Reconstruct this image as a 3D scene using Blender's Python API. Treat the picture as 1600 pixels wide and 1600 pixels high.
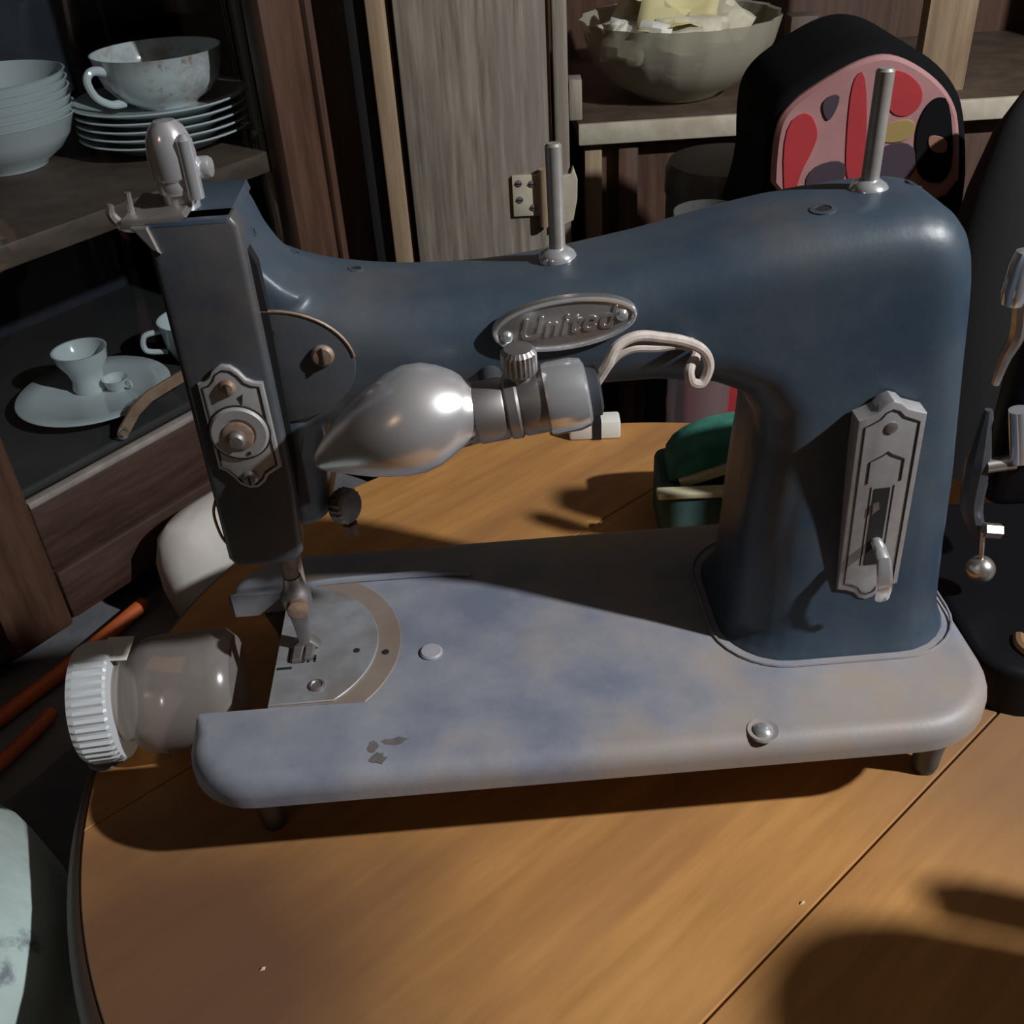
import bpy, bmesh, math, random
from mathutils import Vector, Matrix, Euler
random.seed(7)
S = bpy.context.scene
for o in list(bpy.data.objects):
    bpy.data.objects.remove(o, do_unlink=True)
COL = S.collection

# ------------------------------------------------------------------ camera
# rows: world X (right), Y (away), Z (up) written in lens axes (right, down, forward)
RX = Vector((0.99856995, -0.04388620, -0.03052953))
RY = Vector((0.0, -0.57106449, 0.82090520))
RZ = Vector((-0.05346073, -0.81973127, -0.57024784))
CAM = Vector((0, 0, 0.415))
def to_world(c):
    return Vector((RX.dot(c), RY.dot(c), RZ.dot(c)))
cam_d = bpy.data.cameras.new('camera')
cam_d.sensor_width = 36.0; cam_d.lens = 36.0
cam_d.clip_start = 0.02; cam_d.clip_end = 50
cam = bpy.data.objects.new('camera', cam_d); COL.objects.link(cam)
ax = [to_world(Vector(v)) for v in ((1,0,0), (0,-1,0), (0,0,-1))]
m = Matrix.Identity(4)
for i in range(3):
    for j in range(3): m[j][i] = ax[i][j]
    m[i][3] = CAM[i]
cam.matrix_world = m
S.camera = cam

# ------------------------------------------------------------------ light
W = bpy.data.worlds.new('world'); S.world = W; W.use_nodes = True
W.node_tree.nodes['Background'].inputs[0].default_value = (0.9, 0.75, 0.65, 1)
W.node_tree.nodes['Background'].inputs[1].default_value = 0.010
def lamp(name, loc, power, color, radius):
    d = bpy.data.lights.new(name, 'POINT'); d.energy = power; d.color = color; d.shadow_soft_size = radius
    o = bpy.data.objects.new(name, d); COL.objects.link(o); o.location = loc
    return o
lamp('room_bulb', (1.08, 0.0, 1.05), 96, (0.97, 0.985, 1.0), 0.022)
lamp('warm_bulb', (-0.9, -0.9, 1.15), 2.2, (1.0, 0.66, 0.38), 0.05)
S.view_settings.view_transform = 'Standard'
S.view_settings.look = 'None'
S.view_settings.exposure = 0.0
S.view_settings.gamma = 1.0
S.view_settings.use_curve_mapping = False

# ------------------------------------------------------------------ materials
def mat(name, c1, c2=None, scale=6.0, rough=0.5, metal=0.0, stretch=(1,1,1), bump=0.0, detail=5.0,
        rot=(0,0,0), lo=0.35, hi=0.65, c3=None, scale3=2.0, lo3=0.5, hi3=0.7, spec=0.5, bscale=None, rough2=None, coat=0.0):
    M = bpy.data.materials.new(name); M.use_nodes = True
    nt = M.node_tree; b = nt.nodes['Principled BSDF']
    b.inputs['Base Color'].default_value = (*c1, 1)
    b.inputs['Roughness'].default_value = rough
    b.inputs['Metallic'].default_value = metal
    b.inputs['Specular IOR Level'].default_value = spec
    b.inputs['Coat Weight'].default_value = coat
    if c2 is None and bump == 0: return M
    tc = nt.nodes.new('ShaderNodeTexCoord'); mp = nt.nodes.new('ShaderNodeMapping')
    mp.inputs['Scale'].default_value = stretch
    turn = nt.nodes.new('ShaderNodeMapping'); turn.inputs['Rotation'].default_value = rot
    nt.links.new(tc.outputs['Object'], turn.inputs['Vector']); nt.links.new(turn.outputs[0], mp.inputs['Vector'])
    def noise(sc, dt):
        n = nt.nodes.new('ShaderNodeTexNoise'); n.inputs['Scale'].default_value = sc; n.inputs['Detail'].default_value = dt
        n.inputs['Roughness'].default_value = 0.6
        nt.links.new(mp.outputs[0], n.inputs['Vector']); return n
    n = noise(scale, detail)
    out = None
    if c2 is not None:
        r = nt.nodes.new('ShaderNodeValToRGB')
        r.color_ramp.elements[0].position = lo; r.color_ramp.elements[0].color = (*c1, 1)
        r.color_ramp.elements[1].position = hi; r.color_ramp.elements[1].color = (*c2, 1)
        nt.links.new(n.outputs['Fac'], r.inputs[0]); out = r.outputs[0]
        if c3 is not None:
            n3 = noise(scale3, 6); mr = nt.nodes.new('ShaderNodeMapRange')
            mr.inputs['From Min'].default_value = lo3; mr.inputs['From Max'].default_value = hi3
            nt.links.new(n3.outputs['Fac'], mr.inputs['Value'])
            mx = nt.nodes.new('ShaderNodeMix'); mx.data_type = 'RGBA'
            nt.links.new(mr.outputs[0], mx.inputs[0]); nt.links.new(out, mx.inputs[6]); mx.inputs[7].default_value = (*c3, 1)
            out = mx.outputs[2]
        nt.links.new(out, b.inputs['Base Color'])
    if rough2 is not None:
        mr = nt.nodes.new('ShaderNodeMapRange'); mr.inputs['To Min'].default_value = rough; mr.inputs['To Max'].default_value = rough2
        mr.inputs['From Min'].default_value = lo; mr.inputs['From Max'].default_value = hi
        nt.links.new(n.outputs['Fac'], mr.inputs['Value']); nt.links.new(mr.outputs[0], b.inputs['Roughness'])
    if bump:
        nb = n if bscale is None else noise(bscale, 4)
        bp = nt.nodes.new('ShaderNodeBump'); bp.inputs['Strength'].default_value = bump; bp.inputs['Distance'].default_value = 0.002
        nt.links.new(nb.outputs['Fac'], bp.inputs['Height']); nt.links.new(bp.outputs[0], b.inputs['Normal'])
    return M

def clear_mat(name, tint, gloss, body=(0.8,0.8,0.8), body_fac=0.0, rough=0.03):
    """see-through sheet: transparent + a share of mirror + a share of matt body"""
    M = bpy.data.materials.new(name); M.use_nodes = True; nt = M.node_tree
    nt.nodes.remove(nt.nodes['Principled BSDF']); out = nt.nodes['Material Output']
    t = nt.nodes.new('ShaderNodeBsdfTransparent'); t.inputs[0].default_value = (*tint, 1)
    g = nt.nodes.new('ShaderNodeBsdfGlossy'); g.inputs['Roughness'].default_value = rough
    d = nt.nodes.new('ShaderNodeBsdfDiffuse'); d.inputs[0].default_value = (*body, 1)
    m1 = nt.nodes.new('ShaderNodeMixShader'); m1.inputs[0].default_value = body_fac
    nt.links.new(t.outputs[0], m1.inputs[1]); nt.links.new(d.outputs[0], m1.inputs[2])
    m2 = nt.nodes.new('ShaderNodeMixShader'); m2.inputs[0].default_value = gloss
    nt.links.new(m1.outputs[0], m2.inputs[1]); nt.links.new(g.outputs[0], m2.inputs[2])
    nt.links.new(m2.outputs[0], out.inputs['Surface'])
    return M

GR = math.atan2(0.0604, 0.0671)          # grain direction of the table top
MT = {}
MT['paint'] = mat('worn_blue_paint', (0.028,0.050,0.080), (0.060,0.080,0.100), 14, 0.42, bump=0.04, c3=(0.105,0.094,0.090), scale3=8, lo3=0.52, hi3=0.78, bscale=420, detail=8)
MT['bed_paint'] = mat('dusty_grey_paint', (0.165,0.185,0.245), (0.31,0.315,0.345), 15, 0.5, bump=0.05, c3=(0.33,0.262,0.205), scale3=7, lo3=0.47, hi3=0.66, bscale=420, detail=9)
MT['dark_paint'] = mat('dark_japanned_paint', (0.038,0.043,0.052), (0.070,0.075,0.084), 16, 0.4, bump=0.04, c3=(0.10,0.080,0.068), scale3=12, lo3=0.56, hi3=0.78, bscale=420)
MT['pin_metal'] = mat('dull_pin_metal', (0.52,0.49,0.46), (0.40,0.36,0.33), 60, 0.38, 0.55)
MT['chrome'] = mat('chrome', (0.82,0.85,0.89), (0.74,0.74,0.75), 40, 0.14, 0.72, rough2=0.24)
MT['old_chrome'] = mat('tarnished_chrome', (0.68,0.67,0.66), (0.46,0.40,0.36), 45, 0.20, 0.85, rough2=0.4)
MT['shade_metal'] = mat('brushed_shade_metal', (0.78,0.79,0.82), (0.70,0.66,0.63), 30, 0.24, 0.70, rough2=0.36, bump=0.05)
MT['nickel'] = mat('dull_nickel', (0.42,0.40,0.40), (0.27,0.24,0.23), 60, 0.42, 0.85, rough2=0.55)
MT['plate_metal'] = mat('etched_nickel_plate', (0.50,0.49,0.50), (0.38,0.37,0.37), 90, 0.45, 0.55, rough2=0.55)
MT['needle_plate'] = mat('worn_steel_plate', (0.36,0.38,0.41), (0.26,0.25,0.25), 40, 0.5, 0.35, c3=(0.24,0.19,0.15), scale3=25)
MT['rust'] = mat('rusty_steel', (0.20,0.11,0.07), (0.36,0.27,0.21), 150, 0.6, 0.4)
MT['black'] = mat('matt_black', (0.006,0.006,0.007), rough=0.7)
MT['engraved'] = mat('engraved_black', (0.012,0.011,0.011), rough=0.8)
MT['white_wire'] = mat('dirty_white_wire', (0.58,0.50,0.46), (0.44,0.37,0.33), 200, 0.6)
MT['bakelite'] = mat('black_bakelite', (0.05,0.055,0.065), rough=0.45)
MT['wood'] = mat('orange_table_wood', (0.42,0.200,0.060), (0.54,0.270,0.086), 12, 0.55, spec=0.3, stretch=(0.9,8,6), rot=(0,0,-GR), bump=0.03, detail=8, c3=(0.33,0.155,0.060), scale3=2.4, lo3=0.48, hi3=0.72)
def tone_patch(M, cx, cy, r0, r1, col, amount):
    '''darkens the wood colour in an irregular patch around (cx, cy) on the table top'''
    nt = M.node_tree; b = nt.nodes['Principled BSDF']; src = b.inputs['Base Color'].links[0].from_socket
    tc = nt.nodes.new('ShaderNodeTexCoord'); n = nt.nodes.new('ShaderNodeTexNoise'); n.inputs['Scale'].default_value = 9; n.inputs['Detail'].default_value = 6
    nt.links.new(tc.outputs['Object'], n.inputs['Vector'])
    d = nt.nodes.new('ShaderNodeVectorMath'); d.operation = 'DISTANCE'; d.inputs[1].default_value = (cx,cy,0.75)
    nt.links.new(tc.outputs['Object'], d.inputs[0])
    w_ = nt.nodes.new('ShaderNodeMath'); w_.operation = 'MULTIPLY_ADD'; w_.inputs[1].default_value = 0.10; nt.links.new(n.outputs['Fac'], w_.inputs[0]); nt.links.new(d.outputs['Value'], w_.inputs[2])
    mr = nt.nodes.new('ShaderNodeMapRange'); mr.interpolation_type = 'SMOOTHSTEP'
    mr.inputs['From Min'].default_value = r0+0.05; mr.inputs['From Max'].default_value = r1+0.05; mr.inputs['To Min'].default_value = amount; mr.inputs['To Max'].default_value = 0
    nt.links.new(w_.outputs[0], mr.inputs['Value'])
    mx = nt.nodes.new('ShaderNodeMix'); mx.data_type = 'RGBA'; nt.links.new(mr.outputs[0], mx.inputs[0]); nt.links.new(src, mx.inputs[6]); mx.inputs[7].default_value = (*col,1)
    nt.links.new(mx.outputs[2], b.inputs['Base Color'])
tone_patch(MT['wood'], -0.235, -0.165, 0.04, 0.17, (0.12,0.060,0.036), 0.9)  # lower-left darkness put into the wood colour, since no lamp gives it
tone_patch(MT['wood'], 0.22, -0.05, 0.03, 0.17, (0.23,0.125,0.066), 0.9)  # smudged darker colour that also offsets the lamp's brightness at the right
MT['wood_rim'] = mat('dark_rim_wood', (0.085,0.045,0.030), (0.13,0.07,0.045), 20, 0.5)
MT['dark_wood'] = mat('dark_cabinet_wood', (0.060,0.030,0.020), (0.115,0.060,0.038), 10, 0.45, stretch=(9,9,0.8), bump=0.08, detail=7)
MT['rail_wood'] = mat('dark_rail_wood', (0.040,0.021,0.016), (0.078,0.042,0.030), 10, 0.45, stretch=(1.5,1.5,14), bump=0.08, detail=7)
MT['shelf_wood'] = mat('brown_shelf_wood', (0.065,0.045,0.033), (0.115,0.08,0.055), 8, 0.6, stretch=(3,3,9))
MT['lining'] = mat('navy_cabinet_lining', (0.010,0.013,0.022), (0.020,0.024,0.034), 20, 0.8)
MT['grey_wood'] = mat('weathered_grey_wood', (0.135,0.115,0.092), (0.33,0.285,0.225), 11, 0.75, stretch=(11,11,0.7), bump=0.35, detail=9, c3=(0.19,0.155,0.13), scale3=4, lo3=0.5, hi3=0.66)
MT['tan_wood'] = mat('tan_strip_wood', (0.25,0.17,0.10), (0.36,0.26,0.165), 12, 0.7, stretch=(9,9,0.8), bump=0.2)
MT['cream'] = mat('chipped_cream_paint', (0.56,0.52,0.41), (0.42,0.36,0.27), 30, 0.6)
MT['china'] = mat('white_china', (0.66,0.72,0.72), (0.60,0.66,0.66), 12, 0.16)
MT['flower_china'] = mat('floral_china', (0.66,0.71,0.70), (0.45,0.40,0.36), 30, 0.16, lo=0.52, hi=0.68, c3=(0.42,0.26,0.18), scale3=42, lo3=0.60, hi3=0.70)
MT['glass'] = clear_mat('window_glass', (0.90,0.92,0.93), 0.035, rough=0.0)
MT['bowl_glass'] = clear_mat('frosted_bowl_glass', (0.80,0.78,0.70), 0.06, (0.50,0.47,0.38), 0.55, 0.15)
MT['jar_plastic'] = clear_mat('cloudy_jar_plastic', (0.74,0.68,0.62), 0.05, (0.42,0.38,0.36), 0.42, 0.2)
MT['cap'] = mat('white_cap_plastic', (0.60,0.63,0.65), rough=0.4)
MT['paper'] = mat('cream_paper', (0.66,0.62,0.48), (0.50,0.46,0.34), 40, 0.8)
MT['white_paper'] = mat('white_paper', (0.74,0.73,0.66), rough=0.7)
MT['yellow_paper'] = mat('yellow_paper', (0.56,0.50,0.26), rough=0.7)
MT['orange'] = mat('orange_cable', (0.62,0.13,0.03), (0.48,0.10,0.025), 30, 0.5)
MT['grey_cloth'] = mat('grey_blue_cloth', (0.13,0.135,0.155), (0.19,0.185,0.195), 25, 0.9, bump=0.4, bscale=90)
MT['sack'] = mat('white_sack', (0.66,0.62,0.58), (0.56,0.52,0.48), 20, 0.85, bump=0.2)
MT['pale_cloth'] = mat('pale_green_cloth', (0.42,0.53,0.51), (0.30,0.33,0.31), 14, 0.9, bump=0.5, bscale=40, c3=(0.15,0.18,0.20), scale3=18, lo3=0.62, hi3=0.68)
MT['green'] = mat('green_felt', (0.028,0.16,0.12), (0.055,0.24,0.18), 60, 0.9, bump=0.4)
MT['green_dark'] = mat('dark_green_felt', (0.035,0.085,0.075), (0.05,0.11,0.10), 60, 0.9)
MT['cream_tape'] = mat('cream_tape', (0.60,0.55,0.36), rough=0.8)
MT['bag_black'] = mat('black_nylon', (0.004,0.004,0.005), rough=0.9, spec=0.15)
MT['grey_black'] = mat('black_canvas', (0.012,0.012,0.014), rough=0.8)
MT['bag_pink'] = mat('dusty_pink_vinyl', (0.40,0.20,0.20), (0.32,0.15,0.15), 18, 0.6)
MT['bag_red'] = mat('red_vinyl', (0.42,0.035,0.04), (0.34,0.03,0.035), 18, 0.5)
MT['bag_dark'] = mat('dark_purple_print', (0.05,0.03,0.045), rough=0.6)
MT['bag_yellow'] = mat('mustard_print', (0.30,0.21,0.07), rough=0.6)
MT['bag_tan'] = mat('tan_print', (0.26,0.13,0.09), rough=0.6)
MT['machine_black'] = mat('black_japan', (0.006,0.006,0.008), rough=0.45, spec=0.2)
MT['brass'] = mat('dull_brass', (0.42,0.25,0.13), rough=0.45, metal=0.5)
MT['grey_tin'] = mat('grey_tin', (0.10,0.105,0.11), (0.14,0.14,0.14), 10, 0.45, 0.4, stretch=(14,14,0.6))
MT['thin_glass'] = clear_mat('drinking_glass', (0.85,0.87,0.88), 0.12, (0.6,0.6,0.6), 0.10)
MT['leather'] = mat('tan_leather', (0.34,0.22,0.14), (0.22,0.12,0.075), 50, 0.7)
MT['floor'] = mat('dark_floor_boards', (0.035,0.028,0.024), (0.06,0.048,0.04), 5, 0.6, stretch=(1,8,1))
MT['wall'] = mat('dim_brown_wall', (0.055,0.042,0.034), (0.075,0.058,0.046), 4, 0.9)
MT['chair_wood'] = mat('brown_chair_wood', (0.10,0.05,0.03), (0.16,0.085,0.05), 9, 0.45, stretch=(7,7,1))

# ------------------------------------------------------------------ mesh helpers
class MB:
    """collects verts and faces of ONE part"""
    def __init__(s): s.v = []; s.f = []
    def add(s, vs, fs, M=None):
        o = len(s.v)
        s.v += [tuple(M @ Vector(p)) if M is not None else tuple(p) for p in vs]
        s.f += [tuple(i + o for i in f) for f in fs]
        return s
    def box(s, x0, x1, y0, y1, z0, z1, bev=0.0, M=None, seg=2):
        if bev <= 0:
            vs = [(x,y,z) for x in (x0,x1) for y in (y0,y1) for z in (z0,z1)]
            return s.add(vs, [(0,1,3,2),(4,6,7,5),(0,4,5,1),(2,3,7,6),(0,2,6,4),(1,5,7,3)], M)
        bm = bmesh.new(); bmesh.ops.create_cube(bm, size=1)
        for v in bm.verts:
            v.co = Vector(((x0+x1)/2 + v.co.x*(x1-x0), (y0+y1)/2 + v.co.y*(y1-y0), (z0+z1)/2 + v.co.z*(z1-z0)))
        bmesh.ops.bevel(bm, geom=list(bm.edges), offset=bev, segments=seg, profile=0.5, affect='EDGES')
        return s.bm(bm, M)
    def bm(s, bm, M=None):
        bm.verts.index_update()
        s.add([v.co[:] for v in bm.verts], [[v.index for v in f.verts] for f in bm.faces], M); bm.free(); return s
    def prism(s, poly, d0, d1, M=None, bev=0.0, seg=3, both=False):
        """polygon (a,b) pushed along c from d0 to d1; axes (a,b,c) taken through M"""
        bm = bmesh.new()
        lo = [bm.verts.new((a,b,d0)) for a,b in poly]; hi = [bm.verts.new((a,b,d1)) for a,b in poly]
        n = len(poly); bm.faces.new(list(reversed(lo))); bm.faces.new(hi)
        for i in range(n): bm.faces.new((lo[i], lo[(i+1)%n], hi[(i+1)%n], hi[i]))
        bmesh.ops.recalc_face_normals(bm, faces=list(bm.faces))
        if bev > 0:
            hs = set(hi) | (set(lo) if both else set())
            es = [e for e in bm.edges if (e.verts[0] in hs and e.verts[1] in hs) and abs(e.verts[0].co.z - e.verts[1].co.z) < 1e-7]
            bmesh.ops.bevel(bm, geom=es, offset=bev, segments=seg, profile=0.5, affect='EDGES')
        return s.bm(bm, M)
    def loft(s, rings, cap=True, closed=True, M=None):
        n = len(rings[0]); vs = [p for r in rings for p in r]; fs = []
        for k in range(len(rings)-1):
            for i in range(n if closed else n-1):
                j = (i+1) % n
                fs.append((k*n+i, k*n+j, (k+1)*n+j, (k+1)*n+i))
        if cap: fs += [tuple(reversed(range(n))), tuple(range((len(rings)-1)*n, len(rings)*n))]
        return s.add(vs, fs, M)
    def lathe(s, prof, M=None, n=32, cap=True, wave=None):
        rings = []
        for k, (r, z) in enumerate(prof):
            rr = []
            for i in range(n):
                t = 2*math.pi*i/n; q = r*(wave(t, k) if wave else 1)
                rr.append((q*math.cos(t), q*math.sin(t), z))
            rings.append(rr)
        return s.loft(rings, cap, True, M)
    def tube(s, pts, r, n=10, cap=True, sub=6, M=None, smooth=True, rad=None):
        P = [Vector(p) for p in pts]
        if smooth and len(P) > 2:
            Q = []; R2 = []
            for i in range(len(P)-1):
                a = P[max(i-1,0)]; b = P[i]; c = P[i+1]; d = P[min(i+2,len(P)-1)]
                for k in range(sub):
                    t = k/sub
                    Q.append(0.5*((2*b)+(c-a)*t+(2*a-5*b+4*c-d)*t*t+(3*b-a-3*c+d)*t**3))
                    if rad: R2.append(rad[i]*(1-t)+rad[i+1]*t)
            Q.append(P[-1]);
            if rad: R2.append(rad[-1])
            P = Q; rad = R2 if rad else None
        T = [(P[min(i+1,len(P)-1)]-P[max(i-1,0)]).normalized() for i in range(len(P))]
        u = T[0].orthogonal().normalized(); rings = []
        for i, p in enumerate(P):
            u = (u - T[i]*u.dot(T[i])).normalized(); w = T[i].cross(u)
            q = rad[i] if rad else r
            rings.append([tuple(p + (u*math.cos(2*math.pi*k/n) + w*math.sin(2*math.pi*k/n))*q) for k in range(n)])
        return s.loft(rings, cap, True, M)
    def build(s, name, material, parent=None, smooth=35, label=None):
        me = bpy.data.meshes.new(name); me.from_pydata(s.v, [], s.f); me.validate()
        bm = bmesh.new(); bm.from_mesh(me); bmesh.ops.recalc_face_normals(bm, faces=list(bm.faces)); bm.to_mesh(me); bm.free()
        if smooth:
            me.polygons.foreach_set('use_smooth', [True]*len(me.polygons)); me.set_sharp_from_angle(angle=math.radians(smooth))
        o = bpy.data.objects.new(name, me); COL.objects.link(o)
        me.materials.append(MT[material] if isinstance(material, str) else material)
        if parent: o.parent = parent
        if label: o['label'] = label
        return o

def thing(name, label, cat, loc=(0,0,0), rz=0.0, group=None):
    o = bpy.data.objects.new(name, None); COL.objects.link(o); o.empty_display_size = 0.02
    o.location = loc; o.rotation_euler = (0,0,rz); o['label'] = label; o['category'] = cat
    if group: o['group'] = group
    return o
def tag(o, label, cat, group=None):
    o['label'] = label; o['category'] = cat
    if group: o['group'] = group
    return o
def struct(o, label=None):
    o['kind'] = 'structure'
    if label: o['label'] = label
    return o
def axis(origin, z, x=None):
    """matrix with local +Z along z"""
    z = Vector(z).normalized()
    x = Vector(x) if x else z.orthogonal(); x = (x - z*x.dot(z)).normalized(); y = z.cross(x)
    M = Matrix.Identity(4)
    for i in range(3): M[i][0]=x[i]; M[i][1]=y[i]; M[i][2]=z[i]; M[i][3]=origin[i]
    return M
def front(v):
    """polygon given as (u, z) -> extruded towards the viewer from depth v: axes a=u, b=z, c=-v"""
    return Matrix(((1,0,0,0),(0,0,-1,v),(0,1,0,0),(0,0,0,1)))
def rrect(a0, a1, b0, b1, r, n=6):
    P = []
    for cx, cy, t0 in ((a1-r,b1-r,0),(a0+r,b1-r,90),(a0+r,b0+r,180),(a1-r,b0+r,270)):
        for k in range(n+1):
            t = math.radians(t0 + 90*k/n); P.append((cx+r*math.cos(t), cy+r*math.sin(t)))
    return P
def circ(cx, cy, r, n=24, a0=0, a1=360, ry=None):
    full = (a1-a0) == 360; k = n if full else n+1
    return [(cx+r*math.cos(math.radians(a0+(a1-a0)*i/n)), cy+(ry or r)*math.sin(math.radians(a0+(a1-a0)*i/n))) for i in range(k)]
def at(px, py, Y):
    """point of the place at distance Y that is seen at this pixel of the photograph"""
    r = to_world(Vector((px-800, py-800, 1600))); return CAM + r*(Y/r.y)

# ================================================================== THE ROOM
b = MB().box(-2.2,2.6,-2.0,2.2,-0.80,-0.75); struct(b.build('floor','floor',smooth=0))
struct(MB().box(-2.2,2.6,-2.0,2.2,1.75,1.80).build('ceiling','wall',smooth=0))
struct(MB().box(-2.25,2.65,2.2,2.25,-0.8,1.8).build('wall_back','wall',smooth=0))
struct(MB().box(-2.25,2.65,-2.05,-2.0,-0.8,1.8).build('wall_front','wall',smooth=0))
struct(MB().box(-2.25,-2.2,-2.0,2.2,-0.8,1.8).build('wall_left','wall',smooth=0))
struct(MB().box(2.6,2.65,-2.0,2.2,-0.8,1.8).build('wall_right','wall',smooth=0))

# ================================================================== ROUND TABLE
TC = Vector((0.065, 0.404, 0)); TR = 0.312
table = thing('round_table', 'round orange-brown wooden table under the blue sewing machine', 'table', (TC.x, TC.y, -0.75))
g = Vector((math.cos(GR), math.sin(GR))); q = Vector((-g.y, g.x))
def board(b0, b1):
    pts = []
    N = 40
    def edge(bb): return math.sqrt(max(TR*TR-bb*bb, 0))
    for k in range(N+1):
        bb = b0+(b1-b0)*k/N; pts.append((edge(bb), bb))
    for k in range(N+1):
        bb = b1+(b0-b1)*k/N; pts.append((-edge(bb), bb))
    # drop doubles at the ends
    out = []
    for p in pts:
        if not out or (Vector(p)-Vector(out[-1])).length > 1e-5: out.append(p)
    if (Vector(out[0])-Vector(out[-1])).length < 1e-5: out.pop()
    return [(a*g.x+bb*q.x, a*g.y+bb*q.y) for a, bb in out]
for b0, b1 in ((-TR+1e-4,-0.1278),(-0.1268,0.1495),(0.1500,TR-1e-4)):
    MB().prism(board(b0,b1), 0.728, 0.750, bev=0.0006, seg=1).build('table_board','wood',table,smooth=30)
MB().lathe([(0.305,0.722),(0.316,0.722),(0.3215,0.727),(0.3225,0.733),(0.321,0.740),(0.3165,0.7465),(0.3125,0.7488),(0.3122,0.730),(0.305,0.728)], n=128, cap=False).build('table_rim','wood_rim',table,smooth=60)
MB().lathe([(0.0,0.728),(0.29,0.728),(0.29,0.665),(0.28,0.665),(0.28,0.72),(0.0,0.72)], n=96, cap=False).build('apron','wood_rim',table)
MB().lathe([(0.001,0.72),(0.06,0.72),(0.05,0.66),(0.032,0.60),(0.045,0.45),(0.055,0.35),(0.035,0.25),(0.05,0.17),(0.05,0.12),(0.001,0.12)], n=28).build('pedestal','wood_rim',table)
for k in range(4):
    t = math.radians(20+90*k); c, s_ = math.cos(t), math.sin(t)
    MB().tube([(0.03*c,0.03*s_,0.15),(0.10*c,0.10*s_,0.12),(0.18*c,0.18*s_,0.05),(0.25*c,0.25*s_,0.02)], 0.02, n=8, rad=[0.026,0.024,0.02,0.02]).build('leg','wood_rim',table)
# dark stain on the table top (flat, shape of its own)
tag(MB().prism(circ(-0.2425,0.3778,0.0095,20,ry=0.0065), 0.0001, 0.0016, bev=0.0006, seg=1).build('felt_pad','grey_cloth'), 'small dark oval felt pad near the table edge by the jar', 'pad')
for k, (x, y) in enumerate(((0.1075,0.2775),(-0.1330,0.2535))):
    o = MB().add([(0,0,0),(0.0022,0.0004,0),(0.0026,0.0015,0.0009),(0.0008,0.0016,0.0004),(0.0012,0.0008,0.0013)], [(0,1,4),(1,2,4),(2,3,4),(3,0,4),(0,3,2,1)]).build('wood_chip','cream_tape',smooth=0)
    o.location = (x,y,0.0001)
    tag(o, ('tiny pale crumb lying by the table board joint','tiny pale crumb on the lower left of the table top')[k], 'crumb', 'crumbs on the table top')

# ================================================================== BLUE SEWING MACHINE
A = math.radians(3.5)
sm = thing('sewing_machine', 'vintage worn blue sewing machine with chrome lamp in the centre of the round table', 'sewing machine', (0.02,0.39,0), A)
ZB = 0.062
# --- bed with the open slide-plate notch on its left end
U0, U1, V0, V1, RC = -0.1945, 0.1890, -0.0765, 0.098, 0.034
NU, NV0, NV1 = -0.1590, -0.0290, 0.060
def bed_outline():
    P = []
    def arc(cx, cy, t0, t1, r, n=9):
        for k in range(n+1):
            t = math.radians(t0+(t1-t0)*k/n); P.append((cx+r*math.cos(t), cy+r*math.sin(t)))
    arc(U0+RC, V0+RC, 180, 270, RC)
    arc(U1-0.045, V0+0.045, 270, 360, 0.045)
    arc(U1-RC, V1-RC, 0, 90, RC)
    arc(U0+RC, V1-RC, 90, 180, RC)
    P += [(U0, NV1+0.003), (U0+0.003, NV1), (NU, NV1), (NU, NV0), (U0+0.003, NV0), (U0, NV0-0.003)]
    return P
bm = bmesh.new(); pl = bed_outline(); n_ = len(pl)
lo = [bm.verts.new((a,b,0.047)) for a,b in pl]; hi = [bm.verts.new((a,b,ZB)) for a,b in pl]
bm.faces.new(list(reversed(lo))); bm.faces.new(hi)
for i in range(n_): bm.faces.new((lo[i],lo[(i+1)%n_],hi[(i+1)%n_],hi[i]))
bmesh.ops.recalc_face_normals(bm, faces=list(bm.faces))
notch = set((round(a,5),round(b,5)) for a,b in pl[-6:])
hs = set(hi)
es = [e for e in bm.edges if e.verts[0] in hs and e.verts[1] in hs and not all((round(v.co.x,5),round(v.co.y,5)) in notch for v in e.verts)]
bmesh.ops.bevel(bm, geom=es, offset=0.0095, segments=6, profile=0.5, affect='EDGES')
bed = MB().bm(bm).build('bed','bed_paint',sm,smooth=40)
# needle plate (half disc), recessed ring, details
MB().prism([(NU+0.0004+a, 0.012+b_) for a, b_ in circ(0,0,0.063,36,-42,90)] + [(NU+0.0004,NV0+0.0002)], ZB+0.00002, ZB+0.0005, bev=0.0003, seg=1).build('plate_ring', mat('rust_brown_ring',(0.24,0.185,0.155),(0.31,0.25,0.21),30,0.55,0.2), bed)
npl = MB().prism([(NU+0.0002+a, 0.012+b_) for a, b_ in circ(0,0,0.0515,36,-52,90)] + [(NU+0.0002,0.060),(NU+0.0002,-0.0287)], ZB+0.0005, ZB+0.0016, bev=0.0004, seg=1).build('needle_plate','needle_plate',bed)
for (u,v,r) in ((-0.118,0.0055,0.0017),(-0.1032,0.0037,0.0018)):
    MB().lathe([(r,0),(r,0.0006),(r*0.6,0.0007)], Matrix.Translation((u,v,ZB+0.0012 if u<-0.11 else ZB+0.0003)), 16).build('screw_hole','engraved',bed)
MB().lathe([(0.0040,0),(0.0040,0.0012),(0.0030,0.0016),(0.0024,0.0008),(0.0001,0.0008)], Matrix.Translation((-0.136,-0.0180,ZB+0.0013)), 24).build('ring_screw','nickel',bed)
MB().lathe([(0.0058,0),(0.0058,0.0010),(0.0050,0.0018),(0.0001,0.0020)], Matrix.Translation((-0.0800,0.0010,ZB-0.0001)), 24).build('oil_cap', mat('grey_cap',(0.40,0.40,0.44),(0.33,0.33,0.36),60,0.5), bed)
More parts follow.
